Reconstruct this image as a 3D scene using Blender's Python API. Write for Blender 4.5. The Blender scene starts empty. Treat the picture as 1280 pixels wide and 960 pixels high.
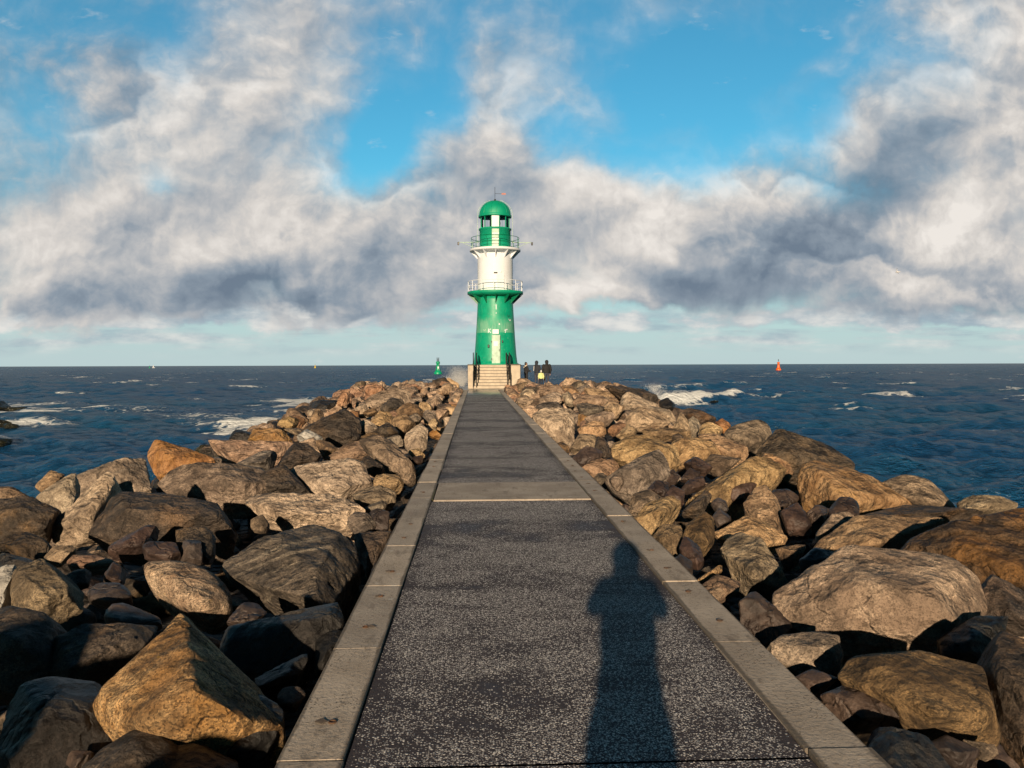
import bpy, bmesh, math, random
import numpy as np
from mathutils import Vector, Matrix
R = math.radians
random.seed(7)
SC = bpy.context.scene
COL = SC.collection

# ------------------------------------------------------------------ camera
F = 1000.0 / 1280.0 * 36.0
EYE = Vector((-0.41, 0.0, 1.6))
YAW, PITCH, ROLL = R(2.52), R(1.38), R(-0.18)
cam_d = bpy.data.cameras.new('camera')
cam = bpy.data.objects.new('camera', cam_d)
COL.objects.link(cam)
cam_d.sensor_width = 36.0
cam_d.lens = F
cam_d.clip_start = 0.05
cam_d.clip_end = 40000
cam.location = EYE
CM = Matrix.Rotation(-YAW, 3, 'Z') @ Matrix.Rotation(R(90) - PITCH, 3, 'X') @ Matrix.Rotation(ROLL, 3, 'Z')
cam.rotation_euler = CM.to_euler()
SC.camera = cam
CX, CY, CZ = CM @ Vector((1, 0, 0)), CM @ Vector((0, 1, 0)), CM @ Vector((0, 0, -1))


def at(px, py, d):
    """world point that the photograph shows at (px, py), d metres deep"""
    px, py, d = float(px), float(py), float(d)
    return EYE + (CZ + CX * ((px - 640) / 1000.0) - CY * ((py - 480) / 1000.0)) * d


def at_z(px, py, z):
    v = CZ + CX * ((px - 640) / 1000.0) - CY * ((py - 480) / 1000.0)
    return EYE + v * ((z - EYE.z) / v.z)


SC.view_settings.view_transform = 'Standard'
SC.view_settings.look = 'None'
SC.view_settings.exposure = 0.35
SC.view_settings.gamma = 1.0
SC.render.engine = 'CYCLES'
SC.cycles.max_bounces = 4
SC.cycles.diffuse_bounces = 2
SC.cycles.glossy_bounces = 2
SC.cycles.transparent_max_bounces = 8
SC.cycles.caustics_reflective = False
SC.cycles.caustics_refractive = False

# ------------------------------------------------------------------ helpers


def tag(o, label=None, cat=None, group=None, kind=None):
    if label: o['label'] = label
    if cat: o['category'] = cat
    if group: o['group'] = group
    if kind: o['kind'] = kind
    return o


def link_mesh(name, me, mats=(), parent=None, smooth=True):
    o = bpy.data.objects.new(name, me)
    COL.objects.link(o)
    for m in (mats if isinstance(mats, (list, tuple)) else [mats]):
        me.materials.append(m)
    if smooth:
        me.shade_smooth()
    if parent:
        o.parent = parent
    return o


def empty(name, loc=(0, 0, 0), rz=0.0):
    o = bpy.data.objects.new(name, None)
    COL.objects.link(o)
    o.empty_display_size = 0.3
    o.location = loc
    o.rotation_euler.z = rz
    return o


def from_bm(name, bm, mats, parent=None, smooth=False):
    me = bpy.data.meshes.new(name)
    bmesh.ops.recalc_face_normals(bm, faces=bm.faces[:])
    bm.to_mesh(me)
    bm.free()
    return link_mesh(name, me, mats, parent, smooth)


def box(bm, c, s, rz=0.0, mi=0, bev=0.0):
    r = bmesh.ops.create_cube(bm, size=1.0)
    M = Matrix.Translation(c) @ Matrix.Rotation(rz, 4, 'Z') @ Matrix.Diagonal((s[0], s[1], s[2], 1))
    bmesh.ops.transform(bm, matrix=M, verts=r['verts'])
    fs = list({f for v in r['verts'] for f in v.link_faces})
    for f in fs: f.material_index = mi
    if bev:
        es = list({e for f in fs for e in f.edges})
        b = bmesh.ops.bevel(bm, geom=es, offset=bev, segments=1, affect='EDGES', profile=0.5)
        for f in b['faces']: f.material_index = mi


def tube(bm, a, b, r0, r1=None, n=8, mi=0):
    r1 = r0 if r1 is None else r1
    a, b = Vector(a), Vector(b)
    d = b - a
    r = bmesh.ops.create_cone(bm, cap_ends=True, segments=n, radius1=r0, radius2=r1, depth=d.length)
    M = Matrix.Translation((a + b) / 2) @ d.to_track_quat('Z', 'Y').to_matrix().to_4x4()
    bmesh.ops.transform(bm, matrix=M, verts=r['verts'])
    for f in {f for v in r['verts'] for f in v.link_faces}: f.material_index = mi


def lathe(bm, prof, n=48, c=(0, 0, 0), a0=0.0, a1=2 * math.pi, mi=0):
    full = abs(a1 - a0 - 2 * math.pi) < 1e-6
    m = n if full else n + 1
    rings = []
    for r, z in prof:
        if r < 1e-6:
            rings.append([bm.verts.new((c[0], c[1], c[2] + z))])
        else:
            rings.append([bm.verts.new((c[0] + r * math.cos(a0 + (a1 - a0) * k / n), c[1] + r * math.sin(a0 + (a1 - a0) * k / n), c[2] + z)) for k in range(m)])
    for A, B in zip(rings, rings[1:]):
        for k in range(n):
            j = (k + 1) % m
            if len(A) == 1 and len(B) == 1: continue
            if len(A) == 1: f = bm.faces.new((A[0], B[j], B[k]))
            elif len(B) == 1: f = bm.faces.new((A[k], A[j], B[0]))
            else: f = bm.faces.new((A[k], A[j], B[j], B[k]))
            f.material_index = mi
            f.smooth = True
    return [v for r_ in rings for v in r_]


def ring(bm, r, z, t, c=(0, 0, 0), n=48, mi=0):
    k = 6
    P = [[bm.verts.new((c[0] + (r + t * math.cos(2 * math.pi * j / k)) * math.cos(2 * math.pi * i / n),
                        c[1] + (r + t * math.cos(2 * math.pi * j / k)) * math.sin(2 * math.pi * i / n),
                        c[2] + z + t * math.sin(2 * math.pi * j / k))) for j in range(k)] for i in range(n)]
    for i in range(n):
        for j in range(k):
            f = bm.faces.new((P[i][j], P[(i + 1) % n][j], P[(i + 1) % n][(j + 1) % k], P[i][(j + 1) % k]))
            f.material_index = mi


# numpy gradient-free value noise (3D), -1..1
_rng = np.random.RandomState(3)
_PERM = _rng.permutation(512)
_VAL = _rng.uniform(-1, 1, 512)


def vnoise(p):
    i = np.floor(p).astype(np.int32)
    f = p - i
    f = f * f * f * (f * (f * 6 - 15) + 10)

    def h(dx, dy, dz):
        a = _PERM[(i[:, 0] + dx) & 511]
        b = _PERM[(a + i[:, 1] + dy) & 511]
        return _VAL[_PERM[(b + i[:, 2] + dz) & 511]]
    x, y, z = f[:, 0], f[:, 1], f[:, 2]
    c00 = h(0, 0, 0) * (1 - x) + h(1, 0, 0) * x
    c10 = h(0, 1, 0) * (1 - x) + h(1, 1, 0) * x
    c01 = h(0, 0, 1) * (1 - x) + h(1, 0, 1) * x
    c11 = h(0, 1, 1) * (1 - x) + h(1, 1, 1) * x
    return (c00 * (1 - y) + c10 * y) * (1 - z) + (c01 * (1 - y) + c11 * y) * z


def fbm(p, oct=4, gain=0.5, ridged=False):
    s, a, t = np.zeros(len(p)), 1.0, 0.0
    q = p.copy()
    for _ in range(oct):
        n = vnoise(q)
        if ridged: n = 1 - 2 * np.abs(n)
        s += a * n; t += a
        a *= gain
        q = q * 2.03 + 17.3
    return s / t


def sstep(a, b, x):
    t = np.clip((x - a) / (b - a), 0, 1)
    return t * t * (3 - 2 * t)


# ------------------------------------------------------------------ node helper
class G:
    def __init__(s, tree):
        s.t = tree
        s.n = tree.nodes
        s.l = tree.links

    def new(s, ty, **kw):
        n = s.n.new(ty)
        for k, v in kw.items(): setattr(n, k, v)
        return n

    def put(s, sock, v):
        if v is None: return
        if hasattr(v, 'is_output'): s.l.new(v, sock)
        else:
            if isinstance(v, (tuple, list)) and len(v) == 3 and sock.type == 'RGBA': v = (*v, 1)
            sock.default_value = v

    def m(s, op, a, b=None, c=None, clamp=False):
        n = s.new('ShaderNodeMath', operation=op, use_clamp=clamp)
        s.put(n.inputs[0], a); s.put(n.inputs[1], b); s.put(n.inputs[2], c)
        return n.outputs[0]

    def vm(s, op, a, b=None, c=None):
        n = s.new('ShaderNodeVectorMath', operation=op)
        s.put(n.inputs[0], a); s.put(n.inputs[1], b)
        if c is not None: s.put(n.inputs[2], c)
        return n.outputs['Value'] if op in ('LENGTH', 'DOT_PRODUCT', 'DISTANCE') else n.outputs[0]

    def scale(s, a, f):
        n = s.new('ShaderNodeVectorMath', operation='SCALE')
        s.put(n.inputs[0], a); s.put(n.inputs['Scale'], f)
        return n.outputs[0]

    def sep(s, v):
        n = s.new('ShaderNodeSeparateXYZ'); s.put(n.inputs[0], v)
        return n.outputs

    def comb(s, x, y, z):
        n = s.new('ShaderNodeCombineXYZ')
        s.put(n.inputs[0], x); s.put(n.inputs[1], y); s.put(n.inputs[2], z)
        return n.outputs[0]

    def noise(s, vec, sc, det=4, rough=0.55, dist=0.0, out='Fac', lac=2.0):
        n = s.new('ShaderNodeTexNoise')
        s.put(n.inputs['Vector'], vec)
        n.inputs['Scale'].default_value = sc
        n.inputs['Detail'].default_value = det
        n.inputs['Roughness'].default_value = rough
        n.inputs['Lacunarity'].default_value = lac
        n.inputs['Distortion'].default_value = dist
        return n.outputs[out]

    def voro(s, vec, sc, feat='F1', out='Distance', rnd=1.0):
        n = s.new('ShaderNodeTexVoronoi', feature=feat)
        s.put(n.inputs['Vector'], vec)
        n.inputs['Scale'].default_value = sc
        n.inputs['Randomness'].default_value = rnd
        return n.outputs[out]

    def ss(s, x, a, b, lo=0.0, hi=1.0):
        n = s.new('ShaderNodeMapRange', interpolation_type='SMOOTHSTEP')
        s.put(n.inputs[0], x); s.put(n.inputs[1], a); s.put(n.inputs[2], b); s.put(n.inputs[3], lo); s.put(n.inputs[4], hi)
        return n.outputs[0]

    def mix(s, f, a, b, blend='MIX'):
        n = s.new('ShaderNodeMix', data_type='RGBA', blend_type=blend)
        s.put(n.inputs[0], f); s.put(n.inputs[6], a); s.put(n.inputs[7], b)
        return n.outputs[2]

    def bump(s, h, strength, dist, normal=None):
        n = s.new('ShaderNodeBump')
        s.put(n.inputs['Height'], h)
        n.inputs['Strength'].default_value = strength
        n.inputs['Distance'].default_value = dist
        if normal is not None: s.put(n.inputs['Normal'], normal)
        return n.outputs[0]


def new_mat(name):
    m = bpy.data.materials.new(name)
    m.use_nodes = True
    m.node_tree.nodes.clear()
    g = G(m.node_tree)
    out = g.new('ShaderNodeOutputMaterial')
    b = g.new('ShaderNodeBsdfPrincipled')
    g.l.new(b.outputs[0], out.inputs[0])
    return m, g, b


def paint(name, col, rough=0.45, var=0.12, dirt=0.25, dirtcol=(0.1, 0.08, 0.06), metal=0.0, sc=3.0, spec=0.5):
    m, g, b = new_mat(name)
    tc = g.new('ShaderNodeTexCoord').outputs['Object']
    n1 = g.noise(tc, sc, 5, 0.6)
    n2 = g.noise(g.vm('MULTIPLY', tc, (6, 6, 0.8)), 1.2, 4, 0.6)
    c = g.mix(g.ss(n1, 0.3, 0.7), tuple(x * (1 - var) for x in col), tuple(min(1, x * (1 + var)) for x in col))
    c = g.mix(g.m('MULTIPLY', g.ss(n2, 0.52, 0.75), dirt), c, dirtcol)
    g.put(b.inputs['Base Color'], c)
    g.put(b.inputs['Roughness'], g.ss(n1, 0.2, 0.8, rough - 0.08, rough + 0.1))
    b.inputs['Metallic'].default_value = metal
    b.inputs['Specular IOR Level'].default_value = spec
    return m
# ------------------------------------------------------------------ sun and sky
SUN_EL, SUN_AZ = R(12.9), R(10.3)          # sun behind the camera, light travels 10 deg to the right of the walkway
SUNV = Vector((-math.sin(SUN_AZ) * math.cos(SUN_EL), -math.cos(SUN_AZ) * math.cos(SUN_EL), math.sin(SUN_EL)))
sl = bpy.data.lights.new('sun', 'SUN')
sl.energy = 5.0
sl.angle = R(0.53)
sl.color = (1.0, 0.77, 0.52)
so = bpy.data.objects.new('sun', sl)
COL.objects.link(so)
so.rotation_euler = SUNV.to_track_quat('Z', 'Y').to_euler()

w = bpy.data.worlds.new('World')
SC.world = w
w.use_nodes = True
w.node_tree.nodes.clear()
w.cycles.sampling_method = 'MANUAL'
w.cycles.sample_map_resolution = 512
g = G(w.node_tree)
wout = g.new('ShaderNodeOutputWorld')
sky = g.new('ShaderNodeTexSky', sky_type='NISHITA')
sky.sun_disc = False
sky.sun_elevation = SUN_EL
sky.sun_rotation = math.atan2(SUNV.x, SUNV.y)
sky.air_density, sky.dust_density, sky.ozone_density = 1.0, 0.3, 2.2
bg1 = g.new('ShaderNodeBackground')
D3 = g.new('ShaderNodeTexCoord').outputs['Generated']
dx, dy, dz = g.sep(D3)
ydiv = g.m('MAXIMUM', dy, 0.05)
u = g.m('DIVIDE', dx, ydiv)
v = g.m('DIVIDE', dz, ydiv)
front = g.ss(dy, 0.15, 0.5)
skyc = g.mix(1.0, sky.outputs[0], (0.48, 1.30, 1.36), 'MULTIPLY')
skyc = g.scale(skyc, g.m('MULTIPLY_ADD', g.m('MULTIPLY', front, g.ss(v, 1.1, 0.5)), 0.84, 0.16))
# hazier and paler towards the sea line
skyc = g.mix(g.ss(v, 0.0, 0.26, 0.95, 0.0), skyc, (5.0, 6.1, 6.3))
g.put(bg1.inputs[0], skyc)
bg1.inputs[1].default_value = 0.08

# cloud field: direction-space coordinates, warped by noise
P = g.comb(u, v, 0.0)
wxy = g.sep(g.noise(P, 4.5, 5, 0.6, out='Color'))
wx, wy = wxy[0], wxy[1]
PW = g.vm('ADD', P, g.comb(g.m('MULTIPLY_ADD', wx, 0.13, -0.065), g.m('MULTIPLY_ADD', wy, 0.11, -0.055), 0.0))


def px(x, y):
    return ((x - 596) / 1000.0, (456 - y) / 1000.0)


def blob(x, y, rx, ry, rot=0.0, src=None):
    """soft ellipse, 1 in its middle, 0 at its rim"""
    cx_, cy_ = px(x, y)
    src = PW if src is None else src
    d = g.vm('SUBTRACT', src, (cx_, cy_, 0))
    if rot:
        n = g.new('ShaderNodeVectorRotate', rotation_type='Z_AXIS')
        g.put(n.inputs['Vector'], d)
        n.inputs['Angle'].default_value = -R(rot)
        d = n.outputs[0]
    L = g.vm('LENGTH', g.vm('MULTIPLY', d, (1000.0 / rx, 1000.0 / ry, 0)))
    return g.ss(L, 1.0, 0.0)


def acc(items, src=None):
    s = None
    for x, y, rx, ry, rot, a in items:
        b_ = g.m('MULTIPLY', blob(x, y, rx, ry, rot, src), a)
        s = b_ if s is None else g.m('ADD', s, b_)
    return s


# + where the cloud stands, - where blue shows through
cov = acc([
    (60, 330, 330, 150, 0, .95), (300, 310, 300, 170, 0, .95), (340, 140, 190, 190, 20, .72), (170, 200, 220, 110, 20, .45), (150, 70, 360, 170, 10, .48), (-120, 200, 250, 200, 0, .5), (620, 365, 300, 50, 0, .6), (740, 360, 200, 50, 0, .4),
    (540, 320, 210, 120, 0, .95), (580, 220, 130, 110, 30, .62), (660, 110, 100, 150, 70, .62), (640, 200, 130, 80, 0, .40), (520, 30, 110, 90, 0, .42), (400, 20, 160, 90, 0, .35), (650, 40, 120, 120, 0, .25),
    (880, 300, 360, 115, 0, 1.1), (730, 260, 150, 90, 0, .75), (1040, 330, 330, 110, 0, .8), (1000, 215, 150, 70, 0, .45), (840, 175, 60, 60, 0, .35),
    (1230, 180, 230, 210, 0, 1.0), (1250, 330, 240, 120, 0, .8), (1140, 10, 140, 70, 0, .50), (1330, 20, 220, 250, 0, .7), (1150, 130, 110, 90, 40, .35),
    (800, 20, 110, 70, 30, .34), (1010, 95, 120, 36, 35, .34), (930, 120, 60, 30, 20, .2),
    (475, 190, 55, 110, -15, -.85), (560, 90, 55, 120, 0, -.38), (890, 85, 230, 125, -8, -.60), (110, 30, 190, 70, 0, -.26), (85, 160, 90, 60, 0, -.28), (205, 235, 55, 36, 0, -.45),
    (700, 160, 55, 60, 0, -.3), (1265, 185, 40, 50, 0, -.30), 
])
n_big = g.noise(g.vm('MULTIPLY', P, (1.0, 1.2, 1.0)), 4.6, 6, 0.52)
def medium(vec):
    return g.noise(vec, 10.0, 6, 0.57)


n_med = medium(PW)
nz = g.m('ADD', g.m('MULTIPLY_ADD', n_big, 1.5, -0.75), g.m('MULTIPLY_ADD', n_med, 1.15, -0.575))
dens = g.m('ADD', cov, g.m('MULTIPLY', nz, 0.85))
alpha = g.m('ADD', g.m('MULTIPLY', g.ss(dens, -0.25, 0.95), 0.60), g.m('MULTIPLY', g.ss(dens, 0.05, 0.70), 0.40))
veil = acc([(110, 50, 330, 150, 8, .75), (520, 60, 170, 130, 0, .5), (680, 120, 90, 130, 60, .35), (1160, 60, 150, 130, 20, .35), (90, 170, 130, 90, 0, .3)])
alpha = g.m('MULTIPLY', alpha, g.m('SUBTRACT', 1.0, g.m('MULTIPLY', g.m('MINIMUM', veil, 0.85), g.ss(n_med, 0.70, 0.35))))
# cloud base: the bank ends a little above the sea, thin streaks below it
base = g.ss(g.m('ADD', v, g.m('ADD', g.m('MULTIPLY_ADD', n_med, 0.12, -0.06), g.m('MULTIPLY_ADD', n_big, 0.08, -0.04))), 0.050, 0.076)
alpha = g.m('MULTIPLY', alpha, base)
st = g.noise(g.vm('MULTIPLY', P, (6.0, 50.0, 1)), 1.0, 6, 0.6)
streak = g.m('MULTIPLY', g.ss(st, 0.40, 0.64), g.ss(v, 0.098, 0.05))
streak = g.m('MULTIPLY', streak, g.ss(v, 0.006, 0.030))
PL = g.vm('ADD', P, g.comb(g.m('MULTIPLY_ADD', n_med, 0.06, -0.03), g.m('MULTIPLY_ADD', n_med, 0.05, -0.025), 0.0))
low = acc([(210, 396, 330, 30, 0, .9), (700, 404, 420, 24, 0, .8), (1080, 392, 300, 34, 0, .8), (420, 388, 260, 30, 0, .6), (1240, 402, 170, 22, 0, .7), (-50, 395, 200, 30, 0, .7)], PL)
n_low = g.noise(g.vm('MULTIPLY', P, (12.0, 30.0, 1)), 1.0, 6, 0.58)
low = g.ss(g.m('ADD', low, g.m('MULTIPLY_ADD', n_low, 2.0, -1.0)), 0.22, 0.72)
a2 = g.m('MAXIMUM', g.m('MULTIPLY', low, 0.95), g.m('MULTIPLY', streak, 0.75))

# light and dark: relief towards the sun side plus the heavy bases
nb2 = g.noise(g.vm('MULTIPLY', g.vm('ADD', P, (-0.018, 0.026, 0)), (1.0, 1.2, 1.0)), 4.6, 6, 0.52)
nm2 = medium(g.vm('ADD', PW, (-0.007, 0.011, 0)))
rel = g.m('ADD', g.m('MULTIPLY', g.m('SUBTRACT', n_big, nb2), 1.9), g.m('MULTIPLY', g.m('SUBTRACT', n_med, nm2), 1.3))
shade = acc([
    (330, 362, 330, 70, 0, -.42), (60, 372, 220, 40, 0, -.42), (450, 280, 150, 70, 0, -.22), (620, 330, 90, 70, 0, -.18), (600, 250, 140, 70, 0, -.22),
    (930, 370, 330, 55, 0, -.45), (1090, 240, 270, 70, 38, -.48), (1010, 270, 150, 50, 0, -.22), (1200, 380, 220, 40, 0, -.45), (960, 310, 220, 60, 20, -.15), (80, 90, 240, 140, 0, -.30), (290, 250, 150, 60, 0, -.10), (1270, 130, 80, 120, 0, -.1),
    (860, 225, 260, 45, 0, .22), (740, 350, 110, 45, 0, .34), (500, 280, 80, 70, 0, .22), (40, 310, 110, 40, 0, .25), (350, 110, 110, 90, 0, .18), (220, 210, 140, 50, 30, .18),
    (1220, 90, 130, 110, 0, .22), (1200, 290, 110, 60, 30, .28), (740, 240, 90, 50, 0, .15), (660, 80, 60, 90, 0, .12), (-60, 420, 900, 40, 0, .10), (160, 190, 120, 60, 0, .15),
])
# heaps in front of heaps: each bright along its upper rim, duller towards its base
hh_ = g.m('ADD', g.m('MULTIPLY', v, 8.0), g.m('ADD', g.m('MULTIPLY', n_big, 3.2), g.m('MULTIPLY', n_med, 1.1)))
fr_ = g.m('FRACT', hh_)
heap = g.m('MULTIPLY', fr_, g.ss(fr_, 1.0, 0.80))
heapm = g.ss(g.noise(g.vm('ADD', P, (3.3, 8.1, 0)), 5.0, 2, 0.5), 0.38, 0.60)
rel = g.m('ADD', rel, g.m('MULTIPLY', g.m('MULTIPLY_ADD', heap, 0.52, -0.19), heapm))
lit = g.m('ADD', g.m('ADD', 0.64, shade), rel)
lit = g.m('MINIMUM', g.m('MAXIMUM', lit, 0.0), 1.0)
rp = g.new('ShaderNodeValToRGB')
g.put(rp.inputs[0], lit)
e = rp.color_ramp.elements
e[0].position, e[0].color = 0.0, (0.160, 0.212, 0.280, 1)
e[1].position, e[1].color = 1.0, (0.86, 0.81, 0.755, 1)
for p_, c_ in ((0.30, (0.270, 0.325, 0.388, 1)), (0.58, (0.475, 0.485, 0.500, 1)), (0.78, (0.67, 0.635, 0.600, 1))):
    k = e.new(p_); k.color = c_
ccol = rp.outputs[0]
n_fine = n_low
ccol2 = g.mix(g.ss(n_fine, 0.35, 0.7), (0.34, 0.43, 0.50), (0.80, 0.78, 0.74))
bg2 = g.new('ShaderNodeBackground'); g.put(bg2.inputs[0], ccol); bg2.inputs[1].default_value = 0.78
bg3 = g.new('ShaderNodeBackground'); g.put(bg3.inputs[0], ccol2); bg3.inputs[1].default_value = 0.78
ms2 = g.new('ShaderNodeMixShader')
g.put(ms2.inputs[0], g.m('MULTIPLY', a2, front)); g.l.new(bg1.outputs[0], ms2.inputs[1]); g.l.new(bg3.outputs[0], ms2.inputs[2])
ms = g.new('ShaderNodeMixShader')
g.put(ms.inputs[0], g.m('MULTIPLY', g.m('MULTIPLY', alpha, front), g.ss(v, 1.3, 0.6))); g.l.new(ms2.outputs[0], ms.inputs[1]); g.l.new(bg2.outputs[0], ms.inputs[2])
g.l.new(ms.outputs[0], wout.inputs[0])
# ------------------------------------------------------------------ sea
SEA_Z = -1.85


def sea_grid():
    rad = [3.0]
    while rad[-1] < 14000:
        rad.append(rad[-1] * (1.0085 if rad[-1] < 1500 else 1.03))
    rad = np.array(rad)
    a_front = np.arange(-39, 44.01, 0.115)
    a_rest = np.arange(46, 319, 3.0)
    ang = np.radians(np.concatenate([a_front, a_rest]))
    A, Rr = np.meshgrid(ang, rad)
    X = EYE.x + Rr * np.sin(A)
    Y = Rr * np.cos(A)
    return rad, ang, X, Y, Rr


rad, ang, X, Y, RR = sea_grid()
NA, NR = len(ang), len(rad)
rng = np.random.RandomState(11)
Z = np.zeros_like(X)
sp_r = RR * 0.0085
sp_a = RR * math.radians(0.115)
ampmod = 0.75 + 0.45 * fbm(np.stack([X.ravel() / 60, Y.ravel() / 60, 0 * X.ravel()], 1), 2).reshape(X.shape)
NW = 110
for i in range(NW):
    lam = 0.55 * (30.0 / 0.55) ** (rng.rand() ** 1.15)
    th = math.radians(-100 + rng.normal(0, 32))            # running towards the shore, crests roughly along the horizon
    k = 2 * math.pi / lam
    kx, ky = k * math.cos(th), k * math.sin(th)
    a_ = 0.0182 * lam ** 0.50 * (1.0 if lam < 7 else (7 / lam) ** 0.8)
    fil = np.exp(-(k * np.maximum(sp_r, 0) * 0.35) ** 2) if lam < 60 else 1.0
    ph = kx * X + ky * Y + rng.rand() * 6.28
    s_ = np.sin(ph)
    Z += a_ * fil * (s_ + 0.28 * np.cos(2 * ph))
Z *= ampmod
# far swell so that the sea line stays slightly uneven
Z += 0.12 * fbm(np.stack([X.ravel() / 40, Y.ravel() / 13, 0 * X.ravel()], 1), 2).reshape(X.shape) * sstep(120, 400, RR)
H = Z.copy()


def seg_dist(ax, ay, bx, by):
    dx_, dy_ = bx - ax, by - ay
    t = np.clip(((X - ax) * dx_ + (Y - ay) * dy_) / (dx_ * dx_ + dy_ * dy_), 0, 1)
    d = np.hypot(X - (ax + t * dx_), Y - (ay + t * dy_))
    side = (X - ax) * dy_ - (Y - ay) * dx_
    return d, t, np.sign(side) * d


# the breaker on the right: a bank of white water rolling towards the stones
b0, b1 = at_z(835, 503, SEA_Z), at_z(972, 497.5, SEA_Z)
bd, bt, bs = seg_dist(b0.x, b0.y, b1.x, b1.y)
jag = fbm(np.stack([X.ravel() / 1.1, Y.ravel() / 1.1, 0 * X.ravel()], 1), 4).reshape(X.shape)
brk = np.exp(-((bs + 0.5 * jag) / 1.1) ** 2) * np.exp(-(np.maximum(bd - np.abs(bs), 0) / 1.5) ** 2) * (1.0 - 0.75 * bt)
Z += brk * 0.85
Z += 0.25 * jag * np.exp(-(bd / 2.2) ** 2) * (1 - bt * 0.7)
foam = np.clip(1.6 * np.exp(-(np.maximum(bd - 0.2, 0) / 0.6) ** 2) * (1.05 - 0.55 * bt), 0, 1.3)
b2, b3 = at_z(820, 487, SEA_Z), at_z(872, 485, SEA_Z)
d2, t2, s2 = seg_dist(b2.x, b2.y, b3.x, b3.y)
foam += 0.85 * np.exp(-(d2 / 2.0) ** 2)
Z += 0.5 * np.exp(-(d2 / 2.2) ** 2)
b4, b5 = at_z(905, 482.5, SEA_Z), at_z(930, 482, SEA_Z)
d3, t3, s3 = seg_dist(b4.x, b4.y, b5.x, b5.y)
foam += 0.95 * np.exp(-(d3 / 1.0) ** 2)
Z += 0.8 * np.exp(-(d3 / 1.7) ** 2)
b4, b5 = at_z(800, 496, SEA_Z), at_z(850, 503, SEA_Z)
d3, t3, s3 = seg_dist(b4.x, b4.y, b5.x, b5.y)
foam += 1.1 * np.exp(-(d3 / 3.2) ** 2)

# swash along the left flank and round the rocks that lie off it
cl = fbm(np.stack([X.ravel() / 7, Y.ravel() / 4.5, 0 * X.ravel() + 4], 1), 4).reshape(X.shape)
for (xa, ya, xb, yb, wd, am) in ((335, 527, 425, 500, 4.5, 1.15), (275, 541, 345, 530, 2.2, 1.0), (200, 503, 330, 500, 3.0, .35), (10, 506, 110, 504, 4.5, .85), (0, 526, 40, 530, 2.5, 1.0), (40, 514, 160, 512, 6, .55), (230, 521, 330, 513, 5, .55)):
    p, q = at_z(xa, ya, SEA_Z), at_z(xb, yb, SEA_Z)
    d3, t3, s3 = seg_dist(p.x, p.y, q.x, q.y)
    foam += am * np.exp(-(d3 / wd) ** 2) * np.clip(0.75 + 1.3 * cl, 0, 1.3)
# whitecaps on the open water
wc = fbm(np.stack([X.ravel() / 9 + 50, Y.ravel() / 3.5, 0 * X.ravel()], 1), 3).reshape(X.shape)
patch = fbm(np.stack([X.ravel() / 55 + 9, Y.ravel() / 55, 0 * X.ravel() + 2], 1), 2).reshape(X.shape)
hs = H / (H[(RR < 400)].std() + 1e-6)
foam += 0.95 * sstep(0.54, 0.70, wc + 0.10 * hs + 0.22 * patch) * sstep(25, 60, RR)
foam = np.clip(foam, 0, 1.4)

vert = np.stack([X, Y, Z + SEA_Z], -1).reshape(-1, 3)
idx = np.arange(NR * NA).reshape(NR, NA)
nxt = np.roll(idx, -1, axis=1)
quads = np.stack([idx[:-1], nxt[:-1], nxt[1:], idx[1:]], -1).reshape(-1, 4)
me = bpy.data.meshes.new('sea')
me.vertices.add(len(vert)); me.vertices.foreach_set('co', vert.astype(np.float32).ravel())
me.loops.add(len(quads) * 4); me.loops.foreach_set('vertex_index', quads[:, ::-1].astype(np.int32).ravel())
me.polygons.add(len(quads)); me.polygons.foreach_set('loop_start', np.arange(0, len(quads) * 4, 4, dtype=np.int32))
me.update(calc_edges=True)
at_f = me.attributes.new('foam', 'FLOAT', 'POINT')
at_f.data.foreach_set('value', foam.astype(np.float32).ravel())

sm, g, b = new_mat('sea_water')
pos = g.new('ShaderNodeNewGeometry').outputs['Position']
fa = g.new('ShaderNodeAttribute', attribute_name='foam').outputs['Fac']
n1 = g.noise(g.vm('MULTIPLY', pos, (1.0, 1.0, 1.0)), 0.05, 3, 0.5)
wcol = g.mix(g.ss(n1, 0.35, 0.65), (0.0072, 0.052, 0.145), (0.0084, 0.068, 0.152))
f1 = g.noise(pos, 1.3, 8, 0.68, 0.8)
f2 = g.voro(g.vm('ADD', pos, g.scale(g.noise(pos, 1.1, 3, out='Color'), 0.9)), 1.0, 'DISTANCE_TO_EDGE')
lace = g.m('ADD', g.m('MULTIPLY_ADD', f1, 1.7, -0.42), g.ss(f2, 0.25, 0.0, 0.0, 0.30))
fm = g.ss(g.m('ADD', fa, g.m('MULTIPLY_ADD', lace, 1.15, -1.05)), 0.22, 0.62)
r1 = g.noise(g.vm('MULTIPLY', pos, (0.7, 1.3, 1.0)), 2.4, 5, 0.62)
r2 = g.noise(g.vm('MULTIPLY', pos, (0.8, 1.3, 1.0)), 10.0, 4, 0.6)
hh = g.m('ADD', g.m('MULTIPLY', r1, 0.42), g.m('MULTIPLY', r2, 0.08))
hh = g.m('ADD', hh, g.m('MULTIPLY', fm, 0.03))
nrm = g.bump(hh, 0.9, 1.0)
dif = g.new('ShaderNodeBsdfDiffuse'); g.put(dif.inputs['Color'], g.mix(fm, wcol, (0.74, 0.79, 0.83))); g.put(dif.inputs['Normal'], nrm)
gls = g.new('ShaderNodeBsdfGlossy'); gls.inputs['Roughness'].default_value = 0.12; g.put(gls.inputs['Normal'], nrm)
fr = g.new('ShaderNodeFresnel'); fr.inputs['IOR'].default_value = 1.333; g.put(fr.inputs['Normal'], nrm)
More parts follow.
